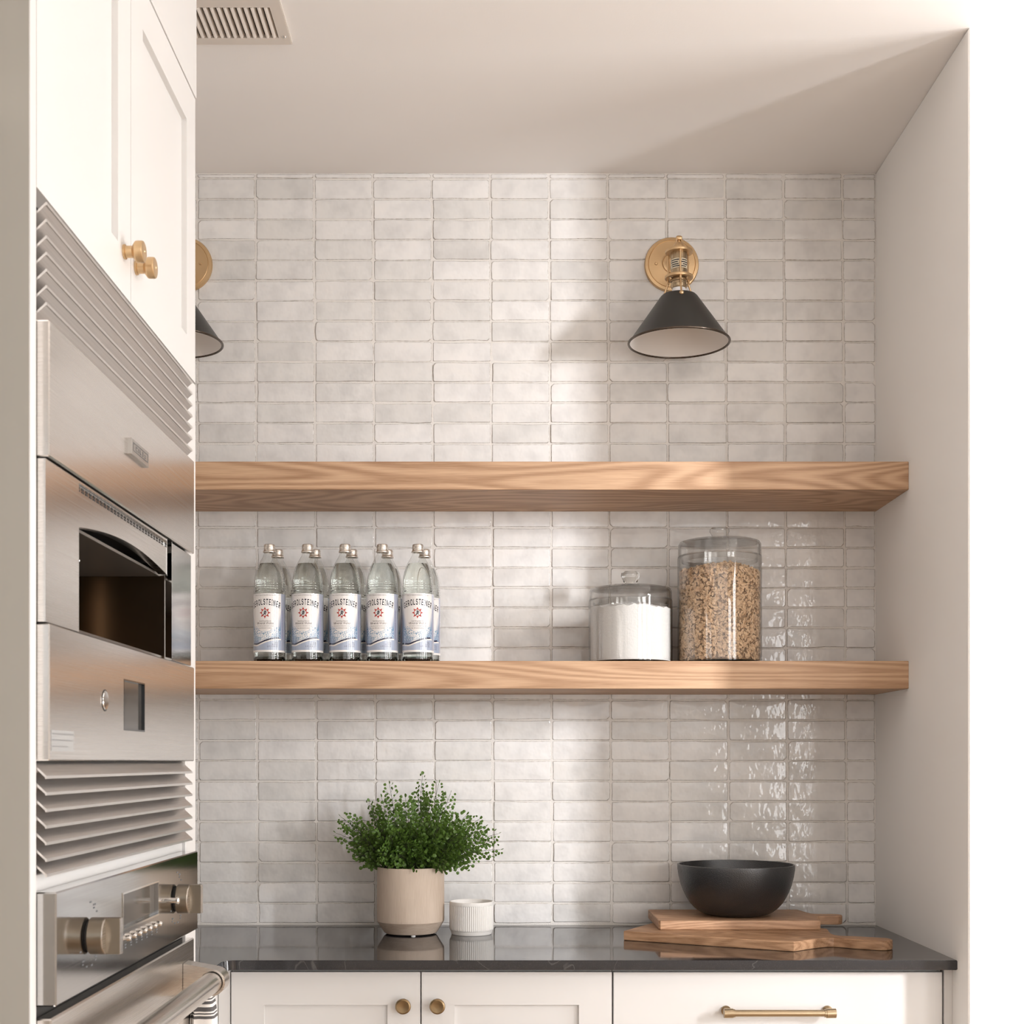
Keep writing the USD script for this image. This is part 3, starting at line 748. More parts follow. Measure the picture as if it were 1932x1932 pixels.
capt = sg.Polygon([(x, y) for x, y, z in rings[-1]])
cl = obj('cloth', join(sel_w), 'towel_cloth', tw, smooth=50)
obj('stripe', join(sel_s), 'towel_stripe', cl, smooth=50)
obj('top_fold', prism(capt, 0.968, 0.9695), 'towel_cloth', tw, smooth=50)

# ------------------------------------------------------------------ ceiling vent
cv = thing('ceiling_vent', 'white louvred air vent set in the ceiling', 'vent', (-0.64, -0.75, H))
fx0, fx1, fy0, fy1 = -0.86, -0.449, Y(2.735), Y(2.938)
ox0, ox1, oy0, oy1 = -0.835, -0.474, Y(2.792), Y(2.910)
frv = sg.box(fx0, fy0, fx1, fy1).difference(sg.box(ox0, oy0, ox1, oy1))
obj('vent_frame', cat(prism(frv, H - 0.0075, H - 0.0005), prism(sg.box(fx0, fy0, fx1, fy1).buffer(-0.0015).difference(sg.box(ox0, oy0, ox1, oy1)), H - 0.009, H - 0.0075)), 'vent_paint', cv, smooth=False)
obj('vent_back', box(ox0, ox1, oy0, oy1, H - 0.0012, H - 0.0006), 'dark_gap', cv, smooth=False)
nsl = 26
pit = (ox1 - ox0) / nsl
for k in range(nsl):
    xc = ox0 + (k + 0.42) * pit
    pr = []
    for t in np.linspace(0, 1, 6):
        pr.append((xc - 0.0040 + 0.0088 * t ** 0.7, H - 0.0095 + 0.0080 * t ** 1.8))
    sl = sg.LineString(pr).buffer(0.0007, cap_style=2)
    obj('vent_slat', prism(sl, oy0 + 0.0005, oy1 - 0.0005, 'y'), 'vent_paint', cv, smooth=35)
obj('screw', turned([(0, 0), (0.0045, 0), (0.003, 0.0022), (0, 0.003)], (0, 0, -1), (-0.4615, Y(2.905), H - 0.009), 20), 'chrome', cv)

# ------------------------------------------------------------------ wall lamps
def sconce():
    lx, ly = 0.4500, -0.157
    s = thing('wall_sconce', 'brass wall sconce with black cone shade, fully visible right of centre', 'wall lamp', (lx, -0.003, 2.656))
    bp = obj('backplate', turned([(0, 0), (0.0715, 0), (0.0715, 0.007), (0.0695, 0.010), (0.0625, 0.0112), (0.0615, 0.0102), (0.0605, 0.0112), (0.030, 0.014), (0.026, 0.017), (0.0235, 0.015), (0.018, 0.016), (0.012, 0.021), (0, 0.021)], (0, -1, 0), (lx, -0.003, 2.656), 64), 'brass', s)
    for sx in (-1, 1):
        obj('screw', turned([(0, 0), (0.0045, 0), (0.0045, 0.001), (0.003, 0.003), (0, 0.0035)], (0, -1, 0), (lx + sx * 0.0415, -0.0145, 2.656), 20), 'brass', bp)
    # arm from plate up and out to the knuckle over the socket
    p0, p1, p2 = np.array((lx, -0.02, 2.656)), np.array((lx, -0.075, 2.662)), np.array((lx, ly, 2.668))
    ts = np.linspace(0, 1, 14)[:, None]
    obj('arm', tube((1 - ts) ** 2 * p0 + 2 * ts * (1 - ts) * p1 + ts ** 2 * p2, 0.0055, 14), 'brass', s)
    zt = 2.6465
    obj('knuckle', cat(turned([(0, -0.006), (0.006, -0.006), (0.007, -0.003), (0.007, 0.003), (0.006, 0.006), (0, 0.006)], (1, 0, 0), (lx, ly, 2.668), 24),
                       box(lx - 0.0075, lx - 0.0045, ly - 0.005, ly + 0.005, zt + 0.006, 2.672, 0.0008), box(lx + 0.0045, lx + 0.0075, ly - 0.005, ly + 0.005, zt + 0.006, 2.672, 0.0008), rod((lx, ly, zt), (lx, ly, 2.661), 0.0045)), 'brass', s)
    obj('cap', lathe([(0, 0.012), (0.006, 0.012), (0.010, 0.009), (0.0145, 0.003), (0.0165, -0.002), (0.0165, -0.008), (0, -0.008)], 48, (lx, ly, zt)), 'brass', s)
    ringp = lambda z, R, r: lathe([(r, -0.0032), (R, -0.0032), (R + 0.0006, -0.0022), (R + 0.0006, 0.0022), (R, 0.0032), (r, 0.0032), (r, -0.0032)], 56, (lx, ly, z))
    obj('ring', ringp(2.6335, 0.0340, 0.0160), 'brass', s)
    obj('ring', ringp(2.5690, 0.0350, 0.0260), 'brass', s)
    so = obj('socket', lathe([(0, 2.637), (0.0195, 2.637), (0.0205, 2.635), (0.0205, 2.571), (0.0192, 2.570), (0.0192, 2.564), (0.0205, 2.563), (0.0205, 2.558), (0.0188, 2.557), (0.0188, 2.552), (0.0205, 2.551), (0.0205, 2.545), (0.018, 2.541), (0, 2.541)], 48, (lx, ly, 0)), 'pull_brass', s)
    obj('paper_tag', lathe([(0.0205, 2.588), (0.0209, 2.588), (0.0209, 2.612), (0.0205, 2.612), (0.0205, 2.588)], 48, (lx, ly, 0)), 'paper', so)
    tagm = []
    for z, (a0, a1) in ((2.608, (-70, -8)), (2.608, (14, 60)), (2.6025, (-72, -16)), (2.6025, (10, 66)), (2.597, (-66, -10)), (2.597, (20, 62)), (2.592, (-60, 50))):
        aa = np.radians(np.linspace(a0, a1, 8))
        ro = [(lx + 0.0211 * math.sin(a), ly - 0.0211 * math.cos(a)) for a in aa]
        ri = [(lx + 0.0206 * math.sin(a), ly - 0.0206 * math.cos(a)) for a in aa[::-1]]
        tagm.append(prism(sg.Polygon(ro + ri), z - 0.0012, z + 0.0012))
    obj('tag_print', cat(*tagm), 'ink', so, smooth=40)
    for a in (0, 120, 240):
        sa_, ca_ = math.sin(math.radians(a)), -math.cos(math.radians(a))
        P = lambda r, z: np.array((lx + r * sa_, ly + r * ca_, z))
        obj('cage_rod', rod(P(0.0290, 2.631), P(0.0290, 2.571), 0.0024, 12), 'brass', s)
        obj('shade_rod', cat(rod(P(0.0300, 2.569), P(0.0300, 2.557), 0.0032, 12), rod(P(0.0300, 2.557), P(0.0465, 2.518), 0.0024, 12), trimesh.creation.icosphere(2, 0.0060).apply_translation(P(0.0500, 2.5140))), 'brass', s)
    obj('bulb', lathe([(0, 2.545), (0.0165, 2.545), (0.0175, 2.536), (0.021, 2.520), (0.028, 2.495), (0.030, 2.475), (0.028, 2.458), (0.020, 2.446), (0, 2.441)], 40, (lx, ly, 0)), 'bulb_white', s)
    t0, b0, Rt, Rb = 2.5225, 2.4035, 0.0475, 0.1265
    sh = obj('shade', lathe([(0.0300, t0 + 0.001), (Rt - 0.004, t0), (Rt, t0 - 0.004), (Rb, b0 + 0.002), (Rb - 0.001, b0 + 0.001), (Rt - 0.0015, t0 - 0.004), (Rt - 0.005, t0 - 0.0016), (0.0300, t0 - 0.0008), (0.0300, t0 + 0.001)], 96, (lx, ly, 0)), 'bronze', s, smooth=30)
    obj('shade_rim', trimesh.creation.torus(Rb, 0.0031, major_sections=96, minor_sections=12).apply_translation((lx, ly, b0 + 0.001)), 'bronze_rim', sh)
    obj('shade_lining', lathe([(Rb - 0.0022, b0 + 0.0005), (Rb - 0.0012, b0 + 0.0010), (Rt - 0.0018, t0 - 0.0046), (Rt - 0.0028, t0 - 0.0050), (Rb - 0.0022, b0 + 0.0005)], 96, (lx, ly, 0)), 'shade_white', sh)
    return s


sc1 = sconce()
dup(sc1, (-0.832, -0.003, 2.656), 'brass wall sconce mostly hidden behind the tall white cabinet')

# ------------------------------------------------------------------ mineral water bottles
BR = 0.0393
bot = thing('water_bottle', 'clear glass mineral water bottle, leftmost of the front row on the lower shelf', 'bottle', (-0.572, -0.230, ZS), group='mineral water bottles on the lower shelf')
prof = [(0, 0.004), (0.030, 0.0015), (0.035, 0.0), (0.0380, 0.003), (BR, 0.008), (BR, 0.166), (BR - 0.0004, 0.170), (BR - 0.0004, 0.1725)]
for k in range(4):
    z = 0.174 + k * 0.0062
    r = BR - 0.0006 - k * 0.0004
    prof += [(r - 0.0005, z), (r + 0.0004, z + 0.0022), (r - 0.0005, z + 0.0044)]
prof += [(0.0374, 0.2000), (0.0362, 0.2100), (0.0340, 0.2220), (0.0305, 0.2340), (0.0262, 0.2440), (0.0218, 0.2520), (0.0178, 0.2590), (0.0146, 0.2655), (0.0128, 0.2715), (0.0125, 0.276), (0, 0.276)]
obj('glass', lathe(prof, 56), 'bottle_glass', bot, local=True, smooth=40)
inner = [(0, 0.0075), (0.026, 0.0065), (0.034, 0.0085), (BR - 0.0028, 0.0150)]
inner += [(max(r - 0.0028, 0.002), z) for r, z in prof[5:] if 0.16 < z < 0.2435]
inner += [(0.0234, 0.2440), (0, 0.2440)]
obj('water', lathe(inner, 48), 'water', bot, local=True, smooth=40)
obj('base', lathe([(0, 0.0042), (0.030, 0.0018), (0.0347, 0.0004), (0.0375, 0.0032), (BR - 0.0006, 0.0082), (BR - 0.0028, 0.0140), (0.034, 0.0078), (0.026, 0.0058), (0, 0.0066)], 48), 'base_glass', bot, local=True, smooth=40, label='thick greenish glass base')
obj('cap', lathe([(0.0118, 0.2722), (0.0160, 0.2722), (0.0160, 0.2745), (0.0150, 0.2765), (0.0142, 0.2775), (0.0142, 0.2805), (0.0136, 0.2810), (0.0142, 0.2815), (0.0142, 0.2845), (0.0136, 0.2850), (0.0142, 0.2855), (0.0140, 0.2890), (0.0130, 0.2915), (0.0110, 0.2925), (0, 0.2928), (0, 0.2765), (0.0118, 0.2765), (0.0118, 0.2722)], 48), 'cap_aluminium', bot, local=True, smooth=40)
# label: printed paper; artwork by position (u along the circumference from the artwork's centre, v up)
LV0, LV1, LR = 0.0236, 0.1672, BR + 0.0004
TH0, TH1 = math.radians(-82), math.radians(84)
ROT = math.radians(-7.0)
nu, nv = 130, 210
th = np.linspace(TH0, TH1, nu); vz = np.linspace(LV0, LV1, nv)
TT, VV = np.meshgrid(th, vz)
U = (TT - ROT) * LR
T = (LV1 - VV) / (LV1 - LV0)                    # 0 top .. 1 bottom
white = np.array((0.80, 0.765, 0.74)); blue = np.array((0.245, 0.315, 0.44)); pale = np.array((0.44, 0.48, 0.57))
half = np.interp(T, [0, 0.2, 0.35, 0.5, 0.62, 0.70, 0.76, 1], [0.075, 0.052, 0.040, 0.034, 0.030, 0.022, 0.012, 0.01])
k = np.clip((np.abs(U) - half) / 0.012 + 0.35, 0, 1)[..., None]
colr = white * (1 - k) + (blue * np.clip((T - 0.1) * 2.2, 0, 1)[..., None] + pale * (1 - np.clip((T - 0.1) * 2.2, 0, 1)[..., None])) * k
nz = meshkit.noise(np.stack([U * 900, VV * 900, U * 0], -1), 3)
spl = (nz > 0.62) & (T > 0.56) & (T < 0.80) & (np.abs(U) < 0.040) & (T > 0.64 + 0.12 * np.clip(1 - (np.abs(U) / 0.026) ** 2, -1, 1) - 0.10)
colr[spl] = np.array((0.10, 0.24, 0.38))
spl2 = (meshkit.noise(np.stack([U * 1300, VV * 1300, U * 0 + 5], -1), 8) > 0.70) & (T > 0.62) & (T < 0.80) & (np.abs(U) < 0.04)
colr[spl2] = np.array((0.62, 0.68, 0.74))
wave = 0.838 - 0.10 * (1 / (1 + np.exp(-(U - 0.002) / 0.011)))+ 0.018 * np.exp(-((U + 0.022) / 0.012) ** 2)
low_ = T > wave + 0.05
colr[low_] = np.array((0.36, 0.41, 0.52))
mid2 = (T > wave + 0.026) & ~low_
colr[mid2] = np.array((0.78, 0.74, 0.69))
nav = (T > wave) & (T <= wave + 0.026) & (U < 0.036)
colr[nav] = np.array((0.013, 0.014, 0.045))
colr[(T > 0.965)] = np.array((0.80, 0.77, 0.74))
colr[(T < 0.012)] = np.array((0.80, 0.78, 0.76))
colr[(T > 0.018) & (T < 0.022)] = np.array((0.45, 0.47, 0.50))
colr[(U > 0.0425) & (T < 0.965)] = np.array((0.36, 0.385, 0.47))
tt, vzz = TT.ravel(), VV.ravel()
lv = np.stack([LR * np.sin(tt), -LR * np.cos(tt), vzz], 1)
q = np.arange(nu * nv).reshape(nv, nu)
fa = np.stack([q[:-1, :-1], q[:-1, 1:], q[1:, 1:], q[1:, :-1]], -1).reshape(-1, 4)
fl = np.vstack([fa[:, [0, 1, 2]], fa[:, [0, 2, 3]]])
lab = obj('label', trimesh.Trimesh(lv, fl, process=False), 'label_print', bot, smooth=True, local=True, label='white and blue printed paper label')
UsdGeom.PrimvarsAPI(lab).CreatePrimvar('ink', Sdf.ValueTypeNames.Color3fArray, 'vertex').Set(Vt.Vec3fArray.FromNumpy(colr.reshape(-1, 3).astype(np.float32)))


def wrap(m, lift=0.0002):
    """Flat print (u, v, thickness) bent round the bottle."""
    v = m.vertices
    a = v[:, 0] / LR + ROT
    R = LR + lift + np.clip(v[:, 2], 0, 1) * 0.0
    return trimesh.Trimesh(np.stack([R * np.sin(a), -R * np.cos(a), v[:, 1]], 1), m.faces, process=False)


def flat_text(s, height, width, bold=False):
    m = meshkit.text_mesh(s, height, 0.0001, bold)
    keep = m.face_normals[:, 2] > 0.5
    m = trimesh.Trimesh(m.vertices, m.faces[keep], process=True)
    b = m.bounds
    v = m.vertices - [(b[0, 0] + b[1, 0]) / 2, 0, 0]
    v[:, 0] *= width / (b[1, 0] - b[0, 0])
    m.vertices = v
    return m


def tv(t):
    return LV1 - t * (LV1 - LV0)


name_m = []
WD = {'I': 0.0022, 'G': 0.0064, 'O': 0.0064, 'L': 0.0048, 'E': 0.0050, 'N': 0.0060, 'T': 0.0054, 'S': 0.0056, 'R': 0.0058}
tot, gapw = sum(WD[c] * 0.88 for c in 'GEROLSTEINER'), 0.0019
pos = -(tot + 11 * gapw) / 2
for s in 'GEROLSTEINER':
    w = WD[s] * 0.88; x = pos + w / 2; pos += w + gapw
    m = flat_text(s, 0.0138, w, True)
    m.apply_transform(trimesh.transformations.rotation_matrix(-x * 5.2, (0, 0, 1)))
    m.apply_translation((x, tv(0.193 + 0.060 * (x / 0.0385) ** 2), 0))
    name_m.append(m)
obj('brand_lettering', wrap(cat(*name_m)), 'label_ink', lab, local=True, smooth=False)
lines = [('Sparkling Natural', 0.0026, 0.0300, 0.480, 0), ('with natural carbonation added', 0.0019, 0.0440, 0.562, 0), ('High Mineral Content', 0.0024, 0.0350, 0.600, 0), ('THE ULTIMATE SPARKLING WATER', 0.0018, 0.056, 0.040, 0),
         ('750 ML', 0.0026, 0.0090, 0.850, 0.0280), ('25.3 FL OZ', 0.0030, 0.0160, 0.880, 0.0245), ('(1 PT, 9.3 FL OZ)', 0.0034, 0.0270, 0.915, 0.0190)]
tx = []
for s, h, w, t, x in lines:
    m = flat_text(s, h, w); m.apply_translation((x, tv(t), 0)); tx.append(m)
m = flat_text('Mineral Water', 0.0052, 0.0440); m.apply_translation((0, tv(0.526), 0)); tx.append(m)
obj('small_lettering', wrap(cat(*tx)), 'label_brown', lab, local=True, smooth=False)
m = flat_text('SERVE CHILLED FOR BEST TASTE', 0.0026, 0.070)
m = cat(*[trimesh.creation.box((0.0022, 0.0008 + 0.0007 * (i % 3), 0.0001)).apply_translation((0.0460, tv(0.28 + 0.5 * i / 30), 0)) for i in range(31)])
obj('side_print', wrap(m), 'label_purple', lab, local=True, smooth=False)
star = []
cv_ = tv(0.332)
for i in range(8):
    a = math.radians(45 * i + 90)
    tip, wl, wr = 0.0142, a - math.radians(21), a + math.radians(21)
    star.append(sg.Polygon([(tip * math.cos(a), tip * math.sin(a)), (0.0082 * math.cos(wr), 0.0082 * math.sin(wr)), (0.0082 * math.cos(wl), 0.0082 * math.sin(wl))]))
ring_ = sg.Point(0, 0).buffer(0.0088).difference(sg.Point(0, 0).buffer(0.0073))
lion = sg.MultiPolygon([]).union(sg.LineString([(-0.0035, -0.0050), (-0.0012, -0.0020), (0.0006, 0.0008), (0.0010, 0.0042)]).buffer(0.0011)).union(sg.LineString([(0.0004, 0.0030), (-0.0030, 0.0044)]).buffer(0.0006)).union(sg.LineString([(0.0004, 0.0014), (-0.0036, 0.0010)]).buffer(0.0006)).union(sg.LineString([(-0.0004, -0.0010), (0.0024, -0.0030), (0.0012, -0.0052)]).buffer(0.0007)).union(sg.LineString([(0.0018, -0.0008), (0.0040, 0.0004), (0.0030, 0.0034), (0.0046, 0.0046)]).buffer(0.0005)).union(sg.Point(0.0006, 0.0046).buffer(0.0013))
flat = lambda g: trimesh.util.concatenate([(lambda e: trimesh.Trimesh(e.vertices, e.faces[e.face_normals[:, 2] > 0.5], process=True))(trimesh.creation.extrude_polygon(p, 0.0001, engine='earcut')) for p in getattr(g, 'geoms', [g])])
obj('star_emblem', wrap(cat(*[flat(p).apply_translation((0, cv_, 0)) for p in star], flat(ring_).apply_translation((0, cv_, 0)))), 'label_red', lab, local=True, smooth=False)
obj('emblem_disc', wrap(flat(sg.Point(0, 0).buffer(0.0073)).apply_translation((0, cv_, 0)), 0.00015), 'label_white', lab, local=True, smooth=False)
obj('lion_emblem', wrap(flat(lion).apply_translation((0, cv_, 0)), 0.0003), 'label_ink', lab, local=True, smooth=False)
G = 'mineral water bottles on the lower shelf'
order = ['leftmost', 'second from left', 'middle one', 'second from right', 'rightmost']
for i, px in enumerate((580.5, 651.3, 721.5, 788.5)):
    dup(bot, ((px - VX) * 3.37 / FPX, -0.230, ZS), f'clear glass mineral water bottle, {order[i+1]} of the front row on the lower shelf', G, rotz=(-1.0, 1.5, -3.0, 9.0)[i])
for i, px in enumerate((524.0, 594.5, 664.0, 731.0, 801.5)):
    dup(bot, ((px - VX) * 3.452 / FPX, -0.148 + (0.004 if i == 3 else 0), ZS), f'mineral water bottle in the back row, {order[i]}, half hidden from view', G, rotz=(14, 8, 20, 6, 11)[i])

# ------------------------------------------------------------------ glass jars with flour and oats
def jar(label, cx, cy, R, hb, hl, hk, kr, km='base_clear'):
    j = thing('storage_jar', label, 'jar', (cx, cy, ZS))
    g = 0.0026
    obj('jar_body', lathe([(0, 0.0), (R - 0.006, 0.0), (R - 0.002, 0.0015), (R, 0.006), (R, hb - 0.002), (R - 0.001, hb), (R - g, hb), (R - g - 0.0003, 0.010), (R - 0.008, 0.006), (0, 0.006), (0, 0)], 72), 'jar_glass', j, local=True, smooth=35)
    t = hb + hl
    lid = obj('lid', lathe([(R - 0.012, hb - 0.012), (R - 0.010, hb - 0.012), (R - 0.0085, hb - 0.0005), (R - 0.001, hb + 0.001), (R - 0.0018, t - 0.010), (R - 0.005, t - 0.003), (R - 0.014, t), (0.03, t + 0.005), (0, t + 0.006),
                            (0, t + 0.003), (0.03, t + 0.002), (R - 0.015, t - 0.003), (R - 0.0075, t - 0.006), (R - 0.0046, t - 0.012), (R - 0.0040, hb + 0.004), (R - 0.0105, hb + 0.002), (R - 0.012, hb - 0.012)], 72), 'jar_glass', j, local=True, smooth=35)
    obj('lid_knob', lathe([(0, t + 0.006), (kr * 0.72, t + 0.006), (kr * 0.70, t + 0.012), (kr * 0.78, t + hk * 0.45), (kr, t + hk * 0.72), (kr * 0.98, t + hk * 0.90), (kr * 0.82, t + hk), (0, t + hk)], 48), km, lid, local=True, smooth=40)
    return j


mat('base_clear', {'p': ('principled_bsdf', dict(base_color=(0.97, 0.98, 0.97), roughness=0.01, ior=1.45, transmission_weight=1.0))})
JR = 0.1055
fxj, oxj, jy = (1189.5 - VX) * 3.435 / FPX, (1357.5 - VX) * 3.435 / FPX, -0.165
jar('short wide clear glass jar with knobbed lid filled with white flour', fxj, jy, JR, 0.160, 0.033, 0.041, 0.0240)
jar('tall wide clear glass jar with knobbed lid filled with rolled oats', oxj, jy, JR, 0.270, 0.040, 0.034, 0.0250, 'knob_glass')
RF = JR - 0.0045
# flour: lathe with a mounded, crumbly top
nr, ns = 26, 96
pts = [(0, 0, 0.0065)]
V, F = [], []
rr = np.concatenate([[RF], np.linspace(RF, 0.004, nr)])
for i, r in enumerate(rr):
    for s in range(ns):
        a = 2 * math.pi * s / ns
        x, y = r * math.cos(a), r * math.sin(a)
        if i == 0:
            z = 0.0068
        else:
            z = 0.1395 + 0.010 * (1 - (r / RF) ** 2) + (meshkit.fbm(np.array([x * 60 + 9, y * 60, 3.0]), 4) - 0.5) * 0.014
        V.append((x, y, z))
V += [(0, 0, 0.0068), (0, 0, 0.150)]
for i in range(len(rr) - 1):
    for s in range(ns):
        a, b = i * ns + s, i * ns + (s + 1) % ns
        c, d = a + ns, b + ns
        F += [(a, b, d), (a, d, c)]
L0 = (len(rr) - 1) * ns
for s in range(ns):
    F += [(len(V) - 2, (s + 1) % ns, s), (len(V) - 1, L0 + s, L0 + (s + 1) % ns)]
obj('flour', trimesh.Trimesh(np.array(V) + [fxj, jy, ZS], F, process=False), 'flour_white', label='white flour filling the short glass jar', cat='flour', smooth=40, loc=(fxj, jy, ZS), kind='stuff')
# oats: flakes packed over a core
def oat_flake(n):
    a = np.linspace(0, 2 * np.pi, 8)[:-1]
    ring = np.stack([np.cos(a) * 1.0, np.sin(a) * 0.72, 0.10 * np.cos(2 * a)], 1)
    v = np.vstack([ring, [[0, 0, 0.16]], [[0, 0, -0.05]]])
    f = [(k, (k + 1) % 7, 7) for k in range(7)] + [((k + 1) % 7, k, 8) for k in range(7)]
    return v, np.array(f)


def oat_top(x, y):
    r2 = (x * x + y * y) / RF ** 2
    return 0.2260 + 0.024 * (1 - r2) + 0.004 * math.sin(x * 40) * math.cos(y * 33)


fv, ff_ = oat_flake(7)
VS, FS, o = [], [], 0
ro = np.random.default_rng(5)


def put_flake(p, nrm, size):
    global o
    n_ = np.array(nrm) + ro.normal(0, 0.95, 3); n_ /= np.linalg.norm(n_)
    Rm = trimesh.geometry.align_vectors([0, 0, 1], n_)[:3, :3]
    an = ro.uniform(0, 6.28); c_, s_ = math.cos(an), math.sin(an)
    Rz = np.array([[c_, -s_, 0], [s_, c_, 0], [0, 0, 1]])
    v = (fv * size * (1 + ro.normal(0, 0.12, (1, 3)))) @ (Rm @ Rz).T + p
    r = np.hypot(v[:, 0], v[:, 1])
    sc = np.minimum(1, (JR - 0.0031) / np.maximum(r, 1e-6))
    v[:, 0] *= sc; v[:, 1] *= sc
    VS.append(v); FS.append(ff_ + o); o += len(v)


for _ in range(9000):
    a, z = ro.uniform(0, 2 * np.pi), ro.uniform(0.011, 0.229)
    r = RF - abs(ro.normal(0, 0.0048))
    put_flake(np.array((r * math.cos(a), r * math.sin(a), z)), (math.cos(a), math.sin(a), 0), ro.uniform(0.0040, 0.0066))
for _ in range(2600):
    a, r = ro.uniform(0, 2 * np.pi), RF * math.sqrt(ro.uniform(0, 1))
    x, y = r * math.cos(a), r * math.sin(a)
    put_flake(np.array((x, y, oat_top(x, y) + ro.normal(0, 0.0022))), (0, 0, 1), ro.uniform(0.0036, 0.0058))
oats = thing('rolled_oats', 'rolled oat flakes filling the tall glass jar', 'oats', (oxj, jy, ZS), kind='stuff')
obj('flakes', (np.vstack(VS), np.vstack(FS)), 'oat', oats, smooth=False, local=True, kind='stuff')
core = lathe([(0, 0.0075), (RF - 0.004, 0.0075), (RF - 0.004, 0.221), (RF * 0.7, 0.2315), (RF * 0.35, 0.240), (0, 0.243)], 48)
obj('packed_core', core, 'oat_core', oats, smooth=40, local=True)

# ------------------------------------------------------------------ potted fern
PXc, PYc = (775.0 - VX) * 3.42 / FPX, -0.182
fern = thing('potted_fern', 'green maidenhair fern in a round pale wooden pot on the worktop', 'plant', (PXc, PYc, CT))
Rp, hp = 0.0838, 0.168
obj('pot', lathe([(0, 0.033), (Rp, 0.033), (Rp + 0.0006, 0.04), (Rp + 0.0004, hp - 0.002), (Rp - 0.001, hp), (Rp - 0.006, hp), (Rp - 0.0075, hp - 0.004), (Rp - 0.010, 0.10), (0, 0.10)], 72), 'pot_wood', fern, local=True, smooth=35)
obj('pot_base', lathe([(0, 0.003), (0.0635, 0.003), (0.0665, 0.005), (Rp - 0.0008, 0.0315), (Rp, 0.033), (0, 0.033)], 72), 'pot_wood_low', fern, local=True, smooth=25, label='tapered wooden pot base')
for a in (-80, 40, 160):
    obj('foot_pad', turned([(0, 0), (0.006, 0), (0.006, 0.003), (0, 0.003)], (0, 0, 1), (0.056 * math.cos(math.radians(a)), 0.056 * math.sin(math.radians(a)), 0.0), 16), 'felt_pad', fern, local=True)
obj('soil', lathe([(0, 0.146), (0.04, 0.147), (Rp - 0.0085, 0.143), (Rp - 0.0085, 0.12), (0, 0.12)], 40), 'soil', fern, local=True)

rf = np.random.default_rng(11)


def leaflet(base, direction, normal, size):
    """A rounded fan-shaped leaflet, slightly cupped: 7 points."""
    d = direction / (np.linalg.norm(direction) + 1e-9)
    s = np.cross(normal, d); s /= np.linalg.norm(s) + 1e-9
    n = np.cross(d, s)
    shape = [(0, 0, 0), (0.35, 0.42, 0.06), (0.78, 0.50, 0.10), (1.05, 0.20, 0.04), (1.05, -0.20, 0.04), (0.78, -0.50, 0.10), (0.35, -0.42, 0.06), (0.55, 0.0, -0.06)]
    v = np.array([base + size * (a * d + b * s + c * n) for a, b, c in shape])
    f = [(7, k, (k + 1) % 7) for k in range(7)]
    return v, np.array(f)


def frond(start, ctrl, tip, spread=0.030, pinnae=11, leaf=0.0086):
    """One bipinnate frond: an arching rachis with side stalks carrying rounded leaflets."""
    t = np.linspace(0, 1, 20)[:, None]
    C = (1 - t) ** 2 * start + 2 * t * (1 - t) * ctrl + t ** 2 * tip
    stems = [tube(C, np.linspace(0.0011, 0.0004, 20), 5)]
    vs, fs, o_ = [], [], 0

    def add(v, f):
        nonlocal o_
        vs.append(v); fs.append(f + o_); o_ += len(v)
    axis = tip - start; axis /= np.linalg.norm(axis)
    side0 = np.cross(axis, np.array([rf.normal(0, 0.5), -1.0 + rf.normal(0, 0.3), rf.normal(0, 0.35)])); side0 /= np.linalg.norm(side0)
    for k in range(pinnae):
        tk = 0.22 + 0.77 * k / (pinnae - 1)
        i = int(tk * 19); p = C[i]
        tan = C[min(i + 1, 19)] - C[max(i - 1, 0)]; tan /= np.linalg.norm(tan)
        ln = spread * (1 - 0.72 * ((tk - 0.22) / 0.77) ** 1.6)
        for sgn in (-1, 1):
            dirn = tan * 0.72 + sgn * side0 * 0.85 + rf.normal(0, 0.09, 3); dirn /= np.linalg.norm(dirn)
            L = ln * rf.uniform(0.75, 1.12)
            nl = max(1, int(L / 0.0075))
            e = p + dirn * L
            if nl > 1:
                stems.append(tube(np.array([p, (p + e) / 2 + [0, 0, 0.001], e]), 0.00035, 4))
            nrm = np.cross(tan, side0) + rf.normal(0, 0.25, 3)
            for m_ in range(nl):
                q_ = p + dirn * L * (m_ + 1) / nl
                sg_ = 1 if m_ % 2 else -1
                ld = dirn * 0.6 + sg_ * np.cross(nrm / np.linalg.norm(nrm), dirn) * 0.75 * (m_ < nl - 1) + rf.normal(0, 0.2, 3)
                add(*leaflet(q_, ld, nrm + rf.normal(0, 0.3, 3), leaf * rf.uniform(0.72, 1.12) * (1.0 - 0.25 * tk)))
    add(*leaflet(C[-1], axis, side0 + rf.normal(0, .3, 3), leaf * 0.9))
    return cat(*stems), (np.vstack(vs), np.vstack(fs))


def P3(px, py, dy):
    """A point seen at (px, py) lying dy in front of (-) or behind the pot's axis, in the fern's frame."""
    d = 3.42 + dy
    return np.array(((px - VX) * d / FPX - PXc, dy, CAM_Z - (py - VY) * d / FPX - CT))


